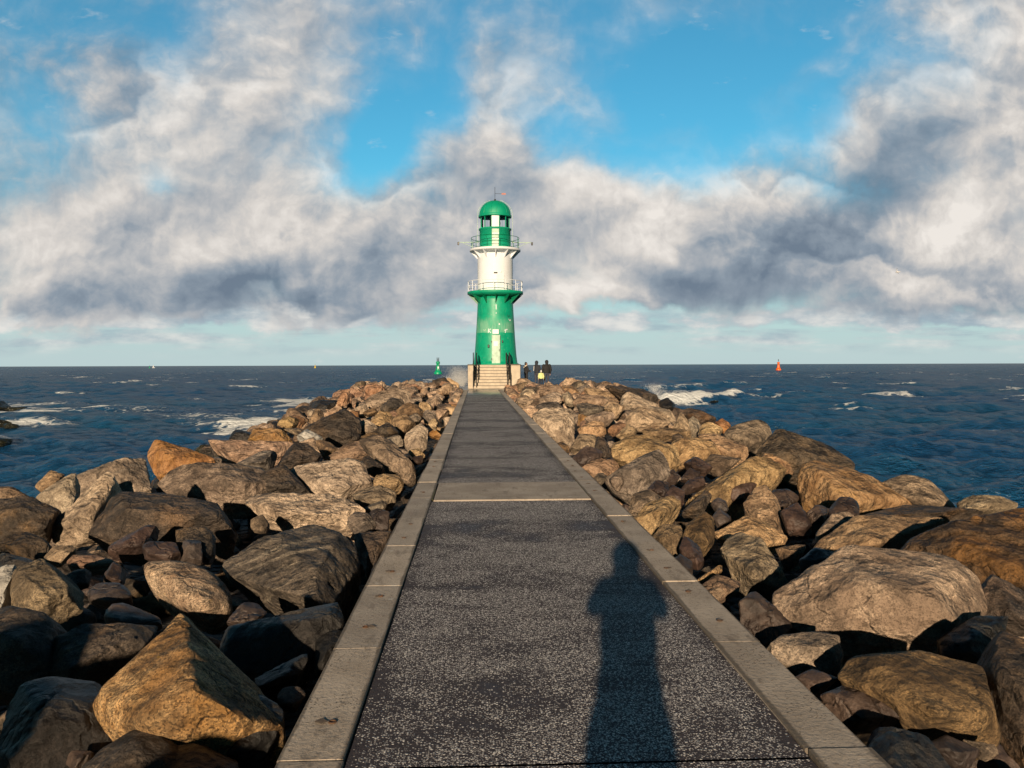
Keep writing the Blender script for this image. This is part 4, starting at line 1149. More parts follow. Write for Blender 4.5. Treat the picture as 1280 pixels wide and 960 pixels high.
def make_stone(k, seed):
    r = np.random.RandomState(seed)
    org, hv, N_, d_ = planes_of(k)
    k.org = org
    s = k.s
    nc = (6, 6, 4)[k.rnd]
    if not k.hero: nc += 2
    for _ in range(nc):
        n_ = r.normal(0, 1, 3); n_ /= np.linalg.norm(n_)
        hm = (hv @ n_).max()
        N_ = np.vstack([N_, n_]); d_ = np.append(d_, hm * r.uniform((.60, .68, .84)[k.rnd], .92))
    wpx = s / k.D * 1000.0
    lev = 3 if wpx < 26 else 4 if wpx < 62 else 5 if wpx < 150 else 6
    if not k.hero: lev = min(lev - (1 if lev > 3 and k.D < 12 else 0), 4)
    U, T = ICO[lev]
    e = (hv.max(0) - hv.min(0)) / 2
    Ue = U * e
    den = Ue @ N_.T
    with np.errstate(divide='ignore', invalid='ignore'):
        t = np.where(den > 1e-6, d_[None, :] / den, 1e9)
    # every break face is a little uneven in its own way
    best = np.argmin(t, 1)
    t0 = t[np.arange(len(U)), best]
    P0 = Ue * t0[:, None] / s
    for j in range(len(d_)):
        m_ = t[:, j] < t0 * 1.25
        if m_.any() and (k.hero or lev > 3):
            q = P0[m_] * (2.2 + 1.6 * r.rand()) + r.rand(3) * 90
            w_ = fbm(q, 2 if lev < 5 else 4, 0.55)
            t[m_, j] *= 1 + (0.048, 0.046, 0.040)[k.rnd] * w_
    if k.rnd == 0 or k.rnd == 1:
        kk = (95.0, 55.0)[k.rnd]
        t0 = t.min(1)
        t0 = t0 - np.log(np.exp(-kk * (t / t0[:, None] - 1).clip(0, 3)).sum(1)) / kk * t0
    else:
        t0 = t.min(1)
        t0 = t0 - np.log(np.exp(-14.0 * (t / t0[:, None] - 1).clip(0, 3)).sum(1)) / 14.0 * t0
    co = Ue * t0[:, None]
    # ledges along a bedding direction, notches, grain
    q = co / s + r.rand(3) * 80
    nd = U
    lay = r.normal(0, 1, 3); lay /= np.linalg.norm(lay)
    tt = (q @ lay) * r.uniform(3, 6) + 0.9 * fbm(q * 2.0, 2)
    st_ = tt - np.floor(tt)
    dsp = (0.020, 0.012, 0.0)[k.rnd] * s * (sstep(0.0, 0.8, st_) - sstep(0.88, 1.0, st_)) * sstep(-.2, .4, fbm(q * 1.7 + 5, 2))
    dsp += (0.014, 0.015, 0.016)[k.rnd] * s * (fbm(q * 3.5 + 9, 4 if lev > 4 else 3, 0.55, True) - 0.2)
    if lev >= 5:
        qa = co + r.rand(3) * 80
        dsp += 0.010 * fbm(qa * 9.0, 4, 0.62) * (1.0, .9, .5)[k.rnd]
        dsp -= 0.030 * s * sstep(0.90, 0.99, fbm(q * 1.3 + 3, 2, 0.5, True)) * (k.rnd < 2)
    L_ = np.linalg.norm(co, axis=1)[:, None]
    co = co + co / L_ * dsp[:, None]
    wco = co + np.array(org)
    if org.y < Y1 + 0.5:                        # the stones stop at the kerb
        lim = W_OUT + 0.018
        jit = 0.006 * (1 + vnoise(co * 5))
        if org.x < 0: wco[:, 0] = np.minimum(wco[:, 0], -lim - jit)
        else: wco[:, 0] = np.maximum(wco[:, 0], lim + jit)
    co = (wco - np.array(org)).astype(np.float32)
    me = bpy.data.meshes.new('rock')
    me.vertices.add(len(co)); me.vertices.foreach_set('co', co.ravel())
    me.loops.add(len(T) * 3); me.loops.foreach_set('vertex_index', T.ravel())
    me.polygons.add(len(T)); me.polygons.foreach_set('loop_start', np.arange(0, len(T) * 3, 3, dtype=np.int32))
    me.update(calc_edges=True)
    me.shade_smooth()
    if k.rnd < 2: me.set_sharp_from_angle(angle=R(34))
    return me


nv = 0
for i, k in enumerate(rocks):
    k.me = make_stone(k, 100 + i)
    nv += len(k.me.vertices)
print('rock vertices', nv, 'stones', len(rocks))
# --- which stones does the picture show?
objs = []
for k in rocks:
    o = link_mesh('rock', k.me, RM[k.col], smooth=False)
    o.location = k.org
    k.o = o
Wd, Hd = 320, 126                                   # coarse depth buffer over the lower part of the view
zb = np.full(Wd * Hd, 1e9); ib = np.full(Wd * Hd, -1)
MT = np.array(CM.transposed())
for i, k in enumerate(rocks):
    n = len(k.me.vertices)
    co = np.empty(n * 3, np.float32); k.me.vertices.foreach_get('co', co)
    rel = (co.reshape(-1, 3) + np.array(k.org - EYE)) @ MT.T
    dep = -rel[:, 2]
    ok = dep > 0.3
    if not ok.any(): continue
    rel, dep = rel[ok], dep[ok]
    ix = np.floor((640 + 1000 * rel[:, 0] / dep) / 4).astype(int)
    iy = np.floor((480 - 1000 * rel[:, 1] / dep - 456) / 4).astype(int)
    ok = (ix >= 0) & (ix < Wd) & (iy >= 0) & (iy < Hd)
    if not ok.any(): continue
    q = iy[ok] * Wd + ix[ok]
    loc = np.full(Wd * Hd, 1e9)
    np.minimum.at(loc, q, dep[ok])
    better = loc < zb
    zb[better] = loc[better]; ib[better] = i
cnt = np.bincount(ib[ib >= 0], minlength=len(rocks))
for k, c_ in zip(rocks, cnt): k.vis = int(c_) if c_ > 1 else 0
keep = sorted(rocks, key=lambda k: -k.vis)
print('visible stones', sum(k.vis > 0 for k in rocks), 'heroes unseen', [k.desc for k in rocks if k.hero and k.vis == 0][:20])
single = [k for k in keep[:300] if k.vis > 0]
rest = [k for k in rocks if k not in single]

# all remaining stones (mostly hidden under the others) as one mass
stacks = {}
allv, allq, mids, mats_ = [], [], [], []
off = 0
order = list(RM)
for k in rest:
    me_ = k.me
    n = len(me_.vertices)
    co = np.empty(n * 3, np.float32); me_.vertices.foreach_get('co', co)
    co = co.reshape(-1, 3) + np.array(k.org, np.float32)
    allv.append(co)
    lp = np.empty(len(me_.loops), np.int32); me_.loops.foreach_get('vertex_index', lp)
    lt = np.empty(len(me_.polygons), np.int32); me_.polygons.foreach_get('loop_total', lt)
    allq.append((lp + off, lt))
    mids.append(np.full(len(lt), order.index(k.col), np.int32))
    off += n
bpy.data.batch_remove([k.me for k in rest] + [k.o for k in rest])
me_ = bpy.data.meshes.new('rubble')
V = np.concatenate(allv); L = np.concatenate([a for a, b in allq]); T = np.concatenate([b for a, b in allq])
me_.vertices.add(len(V)); me_.vertices.foreach_set('co', V.ravel())
me_.loops.add(len(L)); me_.loops.foreach_set('vertex_index', L)
me_.polygons.add(len(T)); me_.polygons.foreach_set('loop_start', np.concatenate([[0], np.cumsum(T)[:-1]]).astype(np.int32))
for c_ in order: me_.materials.append(RM[c_])
me_.polygons.foreach_set('material_index', np.concatenate(mids))
me_.update(calc_edges=True)
me_.shade_smooth()
me_.set_sharp_from_angle(angle=R(34))
rub = bpy.data.objects.new('rubble', me_)
COL.objects.link(rub)
tag(rub, 'dark smaller rubble filling the gaps between the breakwater stones', 'rubble', kind='stuff')

# --- labels
WORD = {'t': 'tan', 'y': 'golden', 'o': 'rusty', 'b': 'brown', 'g': 'grey', 'd': 'dark grey', 's': 'banded grey', 'w': 'white', 'p': 'dark brown', 'k': 'black', 'r': 'ochre brown'}
anch = [k for k in rocks if k.short.startswith('*')]
for k in anch: k.name_ = k.short[1:]
FIX = [('the lighthouse steps', 612, 486), ('the concrete cross slab', 627, 613)]
used = {}
A = [(k.name_, k.c[0], k.c[1], k) for k in anch]
A += [(n, x, y, None) for n, x, y in FIX]


def rel_word(dx_, dy_):
    if abs(dx_) > 1.6 * abs(dy_): return 'right of' if dx_ > 0 else 'left of'
    if abs(dy_) > 1.6 * abs(dx_): return 'in front of' if dy_ > 0 else 'behind'
    return ('in front and ' if dy_ > 0 else 'behind and ') + ('right of' if dx_ > 0 else 'left of')


for k in sorted(single, key=lambda k: (not k.short.startswith('*'), -k.vis)):
    if getattr(k, 'awash', False):
        cands = [('black wet rock awash in the sea ' + t) for t in ('at left picture edge', 'left of the bank, smaller one', 'nearest the viewer at left edge', 'small one left of the bank', 'by the breaking wave', 'in front of the breaking wave', 'beyond the left bank')]
        lab = next(c for c in cands if c not in used)
    elif k.short.startswith('*'):
        lab = k.desc
    else:
        d = k.desc
        if not d:
            wpx = k.s / k.D * 1000
            d = ('tiny ' if wpx < 14 else 'small ' if wpx < 35 else '') + WORD[k.col] + (' rounded stone', ' stone', ' angular stone')[2 - k.rnd]
        side = k.c[0] < 600
        near = sorted(A, key=lambda a: math.hypot(a[1] - k.c[0], (a[2] - k.c[1]) * 1.3) + (400 if (a[1] < 600) != side and a[3] else 0))
        lab = None
        for tr in range(6):
            for nme, x, y, ob in near[:4 + tr]:
                c = d + (' just ' if tr == 0 else ' ') + rel_word(k.c[0] - x, k.c[1] - y) + ' ' + nme
                if tr >= 2: c = ('smaller ', 'second ', 'third ', 'fourth ')[min(tr - 2, 3)] + c.replace('small ', '', 1)
                if c not in used: lab = c; break
            if lab: break
        if lab is None: lab = d + ' on the bank'
    used[lab] = 1
    if len(lab.split()) > 16: lab = ' '.join(lab.split()[:16])
    tag(k.o, lab, 'rock', 'stones of the breakwater left of the walkway' if k.org.x < 0 else 'stones of the breakwater right of the walkway')
# ------------------------------------------------------------------ lighthouse
TX, TY = 0.93, 57.0
green = paint('green_gloss_paint', (0.0, 0.300, 0.175), 0.5, 0.10, 0.30, (0.012, 0.12, 0.06), sc=1.2)
gdark = paint('green_paint', (0.0, 0.15, 0.075), 0.35, 0.1)
white = paint('white_gloss_paint', (0.70, 0.75, 0.82), 0.6, 0.03, 0.16, (0.50, 0.42, 0.34), sc=1.0)
black = paint('black_iron', (0.018, 0.018, 0.020), 0.45, 0.2)
stonec = paint('pale_step_concrete', (0.46, 0.40, 0.32), 0.8, 0.15, 0.35, (0.22, 0.19, 0.15), sc=2.5)
cap_shade = paint('dark_cap_and_riser_shade', (0.10, 0.09, 0.08), 0.7)
pale = paint('chalky_pale_paint', (0.40, 0.56, 0.48), 0.55, 0.2, 0.5, (0.16, 0.30, 0.20), sc=4)
galv = paint('galvanised_steel', (0.45, 0.47, 0.46), 0.4, 0.1, metal=0.6)
glass, g, b = new_mat('lantern_glass')
b.inputs['Base Color'].default_value = (0.85, 0.92, 0.92, 1)
b.inputs['Roughness'].default_value = 0.03
b.inputs['Transmission Weight'].default_value = 1.0
b.inputs['IOR'].default_value = 1.08
darkin = paint('dark_interior', (0.03, 0.035, 0.035), 0.6)
# the lower drum: green, with a faded chalky band half way up and a patch of fresh green below
gm, g, b = new_mat('weathered_green_drum')
tc = g.new('ShaderNodeTexCoord').outputs['Object']
x_, y_, z_ = g.sep(tc)
na = g.noise(tc, 2.2, 6, 0.65)
nb = g.noise(g.vm('MULTIPLY', tc, (3, 3, 0.6)), 1.6, 5, 0.62)
bandm = g.m('MULTIPLY', g.ss(g.m('ADD', z_, g.m('MULTIPLY_ADD', na, 0.9, -0.45)), 3.45, 2.75), g.m('GREATER_THAN', z_, g.m('MULTIPLY_ADD', na, 0.10, 2.20)))
c = g.mix(g.ss(na, 0.35, 0.65), (0.0, 0.265, 0.155), (0.0, 0.335, 0.195))
c = g.mix(g.m('MULTIPLY', bandm, g.ss(nb, 0.30, 0.62, 0.12, 0.60)), c, (0.24, 0.47, 0.36))
c = g.mix(g.m('MULTIPLY', g.ss(nb, 0.55, 0.75), 0.35), c, (0.12, 0.36, 0.22))
sp_ = g.noise(tc, 9.0, 5, 0.7)
c = g.mix(g.m('MULTIPLY', g.ss(sp_, 0.63, 0.70), 0.6), c, (0.45, 0.55, 0.45))
g.put(b.inputs['Base Color'], c)
g.put(b.inputs['Roughness'], g.m('ADD', g.ss(na, 0.3, 0.7, 0.42, 0.55), g.m('MULTIPLY', bandm, 0.25)))

lh = empty('lighthouse', (TX, TY, 1.6))
tag(lh, 'green and white banded lighthouse with a domed lantern at the walkway end', 'lighthouse')


def lpart(name, build, mats, parent=lh, smooth=False):
    bm = bmesh.new()
    build(bm)
    return from_bm(name, bm, mats, parent, smooth)


def rdrum(z):        # outer radius of the lower drum
    t = z / 4.75
    return 1.60 - 0.36 * t ** 0.62


def b_lower(bm):
    lathe(bm, [(0, 0.0), (1.64, 0.0), (1.64, 0.10)] + [(rdrum(z), z) for z in np.linspace(0.1, 4.78, 22)] + [(0, 4.78)], 64)
lower = lpart('lower_drum', b_lower, gm)


def b_pipe(bm):
    for s_ in (-0.97, 0.97): tube(bm, (s_ * 1.58 + .02 * s_, -.45, 0.1), (s_ * 1.27, -.45, 4.6), .02, n=6)
# first gallery: green disc with a white railing
FZ = 4.80


def b_g1(bm):
    lathe(bm, [(0, FZ), (1.28, FZ), (1.55, FZ + .05), (1.98, FZ + .20), (1.98, FZ + .36), (0, FZ + .36)], 64)
g1 = lpart('gallery', b_g1, green)


def b_br(k):
    def f(bm):
        a_ = 2 * math.pi * (k + .5) / 12 - math.pi / 2 - math.pi / 12
        ca, sa = math.cos(a_), math.sin(a_)
        p = [(1.26, FZ - .50), (1.26, FZ + .02), (1.92, FZ + .14)]
        A_ = [bm.verts.new((r * ca - .025 * sa, r * sa + .025 * ca, z)) for r, z in p]
        B_ = [bm.verts.new((r * ca + .025 * sa, r * sa - .025 * ca, z)) for r, z in p]
        bm.faces.new(A_); bm.faces.new(B_[::-1])
        for i in range(3): bm.faces.new((A_[i], B_[i], B_[(i + 1) % 3], A_[(i + 1) % 3]))
    return f
for k_ in range(12): lpart('bracket', b_br(k_), gdark, g1)


def railing(bm, r, z0, hs, n, t=.022, mi=0):
    for h in hs: ring(bm, r, z0 + h, t, n=56, mi=mi)
    for k in range(n):
        a_ = 2 * math.pi * k / n + .13
        tube(bm, (r * math.cos(a_), r * math.sin(a_), z0), (r * math.cos(a_), r * math.sin(a_), z0 + hs[-1]), t, n=6, mi=mi)
lpart('railing', lambda bm: railing(bm, 1.93, FZ + .36, (.35, .72), 14), white, g1)


def b_up(bm):
    lathe(bm, [(1.25, FZ + .36), (1.25, 8.0 - .75), (1.25, 8.0 - .35), (1.28, 8.0 - .12)], 64)
shaft = lpart('white_shaft', b_up, white)
lpart('vent', lambda bm: box(bm, (0.0, -1.25, 6.40), (.26, .04, .10), 0, 0, .01), darkin, shaft)
lpart('lamp', lambda bm: box(bm, (0.36, -1.22, 6.50), (.07, .08, .10), 0, 0, .01), galv, shaft)


def b_hatch(bm):
    box(bm, (0.33, -1.205, 5.75), (.52, .05, 1.1), .27, 0, .01)
lpart('hatch', b_hatch, white, shaft)
UZ = 8.0


def b_g2(bm):
    lathe(bm, [(0, UZ - .16), (1.36, UZ - .16), (1.76, UZ + .0), (1.80, UZ + .02), (1.80, UZ + .16), (0, UZ + .16)], 64)
g2 = lpart('gallery', b_g2, white)


def b_br2(k):
    def f(bm):
        a_ = 2 * math.pi * k / 12 - math.pi / 2
        ca, sa = math.cos(a_), math.sin(a_)
        p = [(1.25, UZ - .52), (1.28, UZ - .14), (1.74, UZ - .01)]
        A_ = [bm.verts.new((r * ca - .03 * sa, r * sa + .03 * ca, z)) for r, z in p]
        B_ = [bm.verts.new((r * ca + .03 * sa, r * sa - .03 * ca, z)) for r, z in p]
        bm.faces.new(A_); bm.faces.new(B_[::-1])
        for i in range(3): bm.faces.new((A_[i], B_[i], B_[(i + 1) % 3], A_[(i + 1) % 3]))
    return f
for k_ in range(12): lpart('bracket', b_br2(k_), white, g2)
lpart('railing', lambda bm: railing(bm, 1.70, UZ + .16, (.40, .80), 12, .018), gdark, g2)


def b_boom(s_):
    def f(bm):
        tube(bm, (s_ * 1.15, -.2, UZ + .66), (s_ * 2.58, -.35, UZ + .62), .028, n=6)
        tube(bm, (s_ * 1.60, -.3, UZ + .30), (s_ * 2.3, -.33, UZ + .60), .018, n=6)
        tube(bm, (s_ * 1.60, -.3, UZ + .16), (s_ * 1.60, -.3, UZ + .66), .018, n=6)
        box(bm, (s_ * 2.60, -.35, UZ + .54), (.12, .12, .22), 0, 1, .02)
    return f
for s_ in (-1, 1): lpart('boom', b_boom(s_), [pale, black], g2)


def b_lant(bm):
    lathe(bm, [(1.10, UZ + .16), (1.10, UZ + 1.52), (1.16, UZ + 1.54), (1.16, UZ + 1.62), (1.06, UZ + 1.62), (0, UZ + 1.62)], 48)
lant = lpart('lantern_room', b_lant, green)


def b_seam(bm):
    for z in (UZ + .62, UZ + 1.1): ring(bm, 1.103, z, .012, n=48)
lpart('seam', b_seam, gdark, lant)


def b_ldoor(bm):
    box(bm, (0, -1.085, UZ + .84), (.50, .10, 1.28), 0, 0, .015)
    for z in (.45, .8, 1.15): box(bm, (0.0, -1.14, UZ + z), (.46, .012, .025), 0, 1)
lpart('door', b_ldoor, [pale, galv], lant)
L0, L1 = UZ + 1.62, UZ + 2.42


def b_mull(bm):
    for k in range(12):
        a_ = 2 * math.pi * (k + .5) / 12 - math.pi / 2
        box(bm, (1.03 * math.cos(a_), 1.03 * math.sin(a_), (L0 + L1) / 2), (.05, .05, L1 - L0), a_, 0)
lpart('window_frame', b_mull, green, lant)
lpart('window', lambda bm: lathe(bm, [(1.0, L0), (1.0, L1)], 48), glass, lant)


def b_panel(bm):
    lathe(bm, [(1.055, L0 + .004), (1.055, L1 - .004)], 8, a0=-math.pi / 2 - .24, a1=-math.pi / 2 + .24)
    lathe(bm, [(1.02, L1 - .004), (1.02, L0 + .004)], 8, a0=-math.pi / 2 - .24, a1=-math.pi / 2 + .24)
lpart('sun_screen', b_panel, white, lant)


def b_lens(bm):
    lathe(bm, [(0, L0), (.20, L0), (.20, L0 + .10), (.32, L0 + .14), (.36, L0 + .4), (.32, L0 + .66), (.12, L0 + .74), (0, L1)], 24)
lpart('lamp', b_lens, darkin, lant)


def b_dome(bm):
    H_ = 1.02
    lathe(bm, [(0, L1), (1.15, L1), (1.17, L1 + .02), (1.17, L1 + .14), (1.12, L1 + .17)] + [(1.12 * math.cos(t), L1 + .17 + H_ * math.sin(t)) for t in np.linspace(0.02, 1.52, 18)] + [(0, L1 + .17 + H_)], 48)
dome = lpart('dome', b_dome, green)


def b_ribs(bm):
    for k in range(12):
        a_ = 2 * math.pi * (k + .5) / 12 - math.pi / 2
        pr = None
        for t in np.linspace(0.05, 1.50, 10):
            q = (1.125 * math.cos(t) * math.cos(a_), 1.125 * math.cos(t) * math.sin(a_), L1 + .17 + 1.025 * math.sin(t))
            if pr: tube(bm, pr, q, .016, n=5)
            pr = q
lpart('rib', b_ribs, green, dome)


def b_grip(bm):
    for s_ in (-1, 1):
        pr = None
        for t in np.linspace(0.0, 1.25, 9):
            q = (s_ * 1.24 * math.cos(t), -.1, L1 + .17 + 1.10 * math.sin(t))
            if pr: tube(bm, pr, q, .014, n=5)
            tube(bm, q, (s_ * 1.10 * math.cos(t), -.1, L1 + .17 + 1.0 * math.sin(t)), .010, n=4)
            pr = q
        tube(bm, (s_ * 1.24, -.1, L1 + .17), (s_ * 1.24, -.1, UZ + .16), .014, n=5)
lpart('ladder', b_grip, pale, dome)
TZ = L1 + 1.19


def b_ant(bm):
    tube(bm, (0, 0, TZ - .02), (0, 0, TZ + .12), .07, n=10)
    tube(bm, (0, 0, TZ), (0, 0, TZ + .98), .016, n=6)
    tube(bm, (0, 0, TZ + .52), (.62, 0, TZ + .50), .012, n=5)
    box(bm, (.62, 0, TZ + .50), (.30, .02, .12), 0, 1)
lpart('antenna', b_ant, [black, paint('faded_red', (0.40, 0.16, 0.14), .6)], dome)
# door, sign, lamps and painted marks on the lower drum


def on_drum(bm, xoff, z, w_, h_, out=.012, mi=0):
    a_ = -math.pi / 2 + xoff / rdrum(z)
    n = 4
    for s0 in range(n):
        def P_(i, zz): 
            aa = a_ + (i / n - .5) * w_ / rdrum(z)
            r = rdrum(zz) + out
            return (r * math.cos(aa), r * math.sin(aa), zz)
        f = bm.faces.new([bm.verts.new(P_(s0, z - h_ / 2)), bm.verts.new(P_(s0 + 1, z - h_ / 2)), bm.verts.new(P_(s0 + 1, z + h_ / 2)), bm.verts.new(P_(s0, z + h_ / 2))])
        f.material_index = mi


def b_door(bm):
    box(bm, (0, -1.515, 1.06), (.58, .16, 2.02), 0, 0, .02)
    box(bm, (0, -1.60, 1.06), (.48, .016, 1.90), 0, 0, .01)
    box(bm, (.22, -1.615, 1.0), (.04, .03, .16), 0, 1, .005)
    for z in (.4, 1.6): box(bm, (-.30, -1.605, z), (.06, .03, .12), 0, 1)
door = lpart('door', b_door, [pale, black])
lpart('notice', lambda bm: box(bm, (-.02, -1.612, 1.46), (.30, .012, .34), 0, 0, .004), white, door)
lpart('sign', lambda bm: box(bm, (-.02, -1.425, 2.30), (.44, .10, .32), 0, 0, .01), white)


def b_lamp(bm):
    box(bm, (-.52, -1.44, 1.30), (.12, .12, .20), 0, 0, .02)
    box(bm, (.45, -1.44, 1.62), (.09, .10, .16), 0, 0, .02)
lpart('lamp', b_lamp, black)


def b_marks(bm):
    # the same loose scrawls the photo shows: two white tags beside the sign, dark and white ones in the faded band
    def stroke(pts, wd, mi):
        for (x0, z0), (x1, z1) in zip(pts, pts[1:]):
            n = max(1, int(math.hypot(x1 - x0, z1 - z0) / .05))
            for k in range(n):
                t = (k + .5) / n
                on_drum(bm, x0 + (x1 - x0) * t, z0 + (z1 - z0) * t, wd, wd, .006 + .0008 * (k % 3), mi)
    stroke([(-.55, 2.22), (-.50, 2.52)], .05, 0); stroke([(-.35, 2.50), (-.52, 2.36), (-.34, 2.22)], .05, 0)
    stroke([(.62, 2.40), (.76, 2.46), (.88, 2.48)], .06, 0); stroke([(.74, 2.46), (.68, 2.22)], .06, 0)
    stroke([(.86, 3.50), (.96, 3.30), (1.04, 3.48), (1.14, 3.34)], .035, 1)
    stroke([(1.00, 3.20), (1.10, 3.08), (1.22, 3.18), (1.20, 3.06)], .05, 0)
    stroke([(-.95, 2.45), (-.80, 2.38), (-.74, 2.48)], .05, 2)
    stroke([(.22, 2.86), (.27, 2.80)], .09, 0)
    stroke([(.02, 4.2), (.03, 3.85)], .05, 0); stroke([(.0, 3.62), (.05, 3.58)], .06, 0)
lpart('graffiti', b_marks, [white, black, pale])

# the stair up to the door
st = empty('staircase', (TX - .33, 52.86, 0.0))
tag(st, 'pale concrete steps with side walls rising to the lighthouse door', 'stairs')


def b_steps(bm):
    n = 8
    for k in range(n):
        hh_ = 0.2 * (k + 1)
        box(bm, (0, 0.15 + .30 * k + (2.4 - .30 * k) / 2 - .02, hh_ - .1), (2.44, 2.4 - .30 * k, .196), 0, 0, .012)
        box(bm, (0, 0.15 + .30 * k - .021, hh_ - .188), (2.44, .012, .035), 0, 1)  # thin dark strip painted in as the shadow line under each tread
lpart('steps', b_steps, [stonec, cap_shade], st)


def b_cheek(x, w_):
    def f(bm):
        box(bm, (x, 1.45, .79), (w_, 2.2, 1.56), 0, 0, .02)
        box(bm, (x, 1.45, 1.605), (w_ + .06, 2.26, .07), 0, 1, .015)
    return f
for xw in ((-1.42, .36), (1.58, .62)): lpart('side_wall', b_cheek(*xw), [stonec, cap_shade], st)


def b_hand(s_):
    def f(bm):
        for dx_ in (0.0, 0.22):
            x = s_ * (1.02 + dx_)
            a_, b_ = (x, .10, .95), (x, 2.05, 2.42)
            tube(bm, a_, b_, .032, n=8)
            tube(bm, (x, .10, .55), (x, 2.05, 2.0), .02, n=6)
            tube(bm, (x, .10, .1), a_, .032, n=8)
            tube(bm, (x, 2.05, 1.6), b_, .032, n=8)
            tube(bm, b_, (x, 2.5, 2.42), .032, n=8)
            tube(bm, (x, 2.5, 1.6), (x, 2.5, 2.42), .032, n=8)
            tube(bm, (x, 1.08, .8), (x, 1.08, 1.69), .026, n=6)
            for q in range(1, 10):
                y_ = .10 + 1.95 * q / 10
                tube(bm, (x, y_, .62 + 1.45 * q / 10), (x, y_, .95 + 1.47 * q / 10), .012, n=4)
    return f
for s_ in (-1, 1): lpart('handrail', b_hand(s_), black, st)
pl = empty('plinth', (TX, TY, 0))
tag(pl, 'round concrete plinth that carries the green tower', 'plinth')
lpart('plinth_wall', lambda bm: lathe(bm, [(1.78, -.3), (1.78, 1.50)], 48), stonec, pl)
lpart('plinth_cap', lambda bm: lathe(bm, [(1.78, 1.50), (1.84, 1.50), (1.84, 1.596), (0, 1.596)], 48), cap_shade, pl)
# ------------------------------------------------------------------ people


def capsule(bm, a, b, r0, r1, n=10):
    a, b = Vector(a), Vector(b)
    d = b - a
    L_ = max(d.length, 1e-4)
    prof = [(0, -r0)] + [(r0 * math.cos(t), r0 * math.sin(t)) for t in (-1.1, -.6)] + [(r0, 0), (r1, L_)] + [(r1 * math.cos(t), L_ + r1 * math.sin(t)) for t in (.6, 1.1)] + [(0, L_ + r1)]
    vs_ = lathe(bm, prof, n)
    M = Matrix.Translation(a) @ d.to_track_quat('Z', 'Y').to_matrix().to_4x4()
    bmesh.ops.transform(bm, matrix=M, verts=vs_)


def ell(bm, c, s, n=14):
    r = bmesh.ops.create_uvsphere(bm, u_segments=n, v_segments=n, radius=1.0)
    bmesh.ops.transform(bm, matrix=Matrix.Translation(c) @ Matrix.Diagonal((s[0], s[1], s[2], 1)), verts=r['verts'])


def fuse(name, build, mat, parent, vox, it=3):
    bm = bmesh.new(); build(bm)
    bmesh.ops.recalc_face_normals(bm, faces=bm.faces[:])
    me = bpy.data.meshes.new(name); bm.to_mesh(me); bm.free()
    o = bpy.data.objects.new('tmp', me); COL.objects.link(o)
    md = o.modifiers.new('r', 'REMESH'); md.mode = 'VOXEL'; md.voxel_size = vox
    m2 = o.modifiers.new('s', 'SMOOTH'); m2.iterations = it; m2.factor = .6
    dg = bpy.context.evaluated_depsgraph_get(); dg.update()
    me2 = bpy.data.meshes.new_from_object(o.evaluated_get(dg))
    bpy.data.objects.remove(o)
    me2.materials.clear()
    return link_mesh(name, me2, mat, parent)


def cloth(name, col, rough=.85):
    return paint(name, col, rough, .18, .2, tuple(x * .4 for x in col), sc=8)
skin = paint('skin', (0.42, 0.26, 0.19), .55, .06, 0)


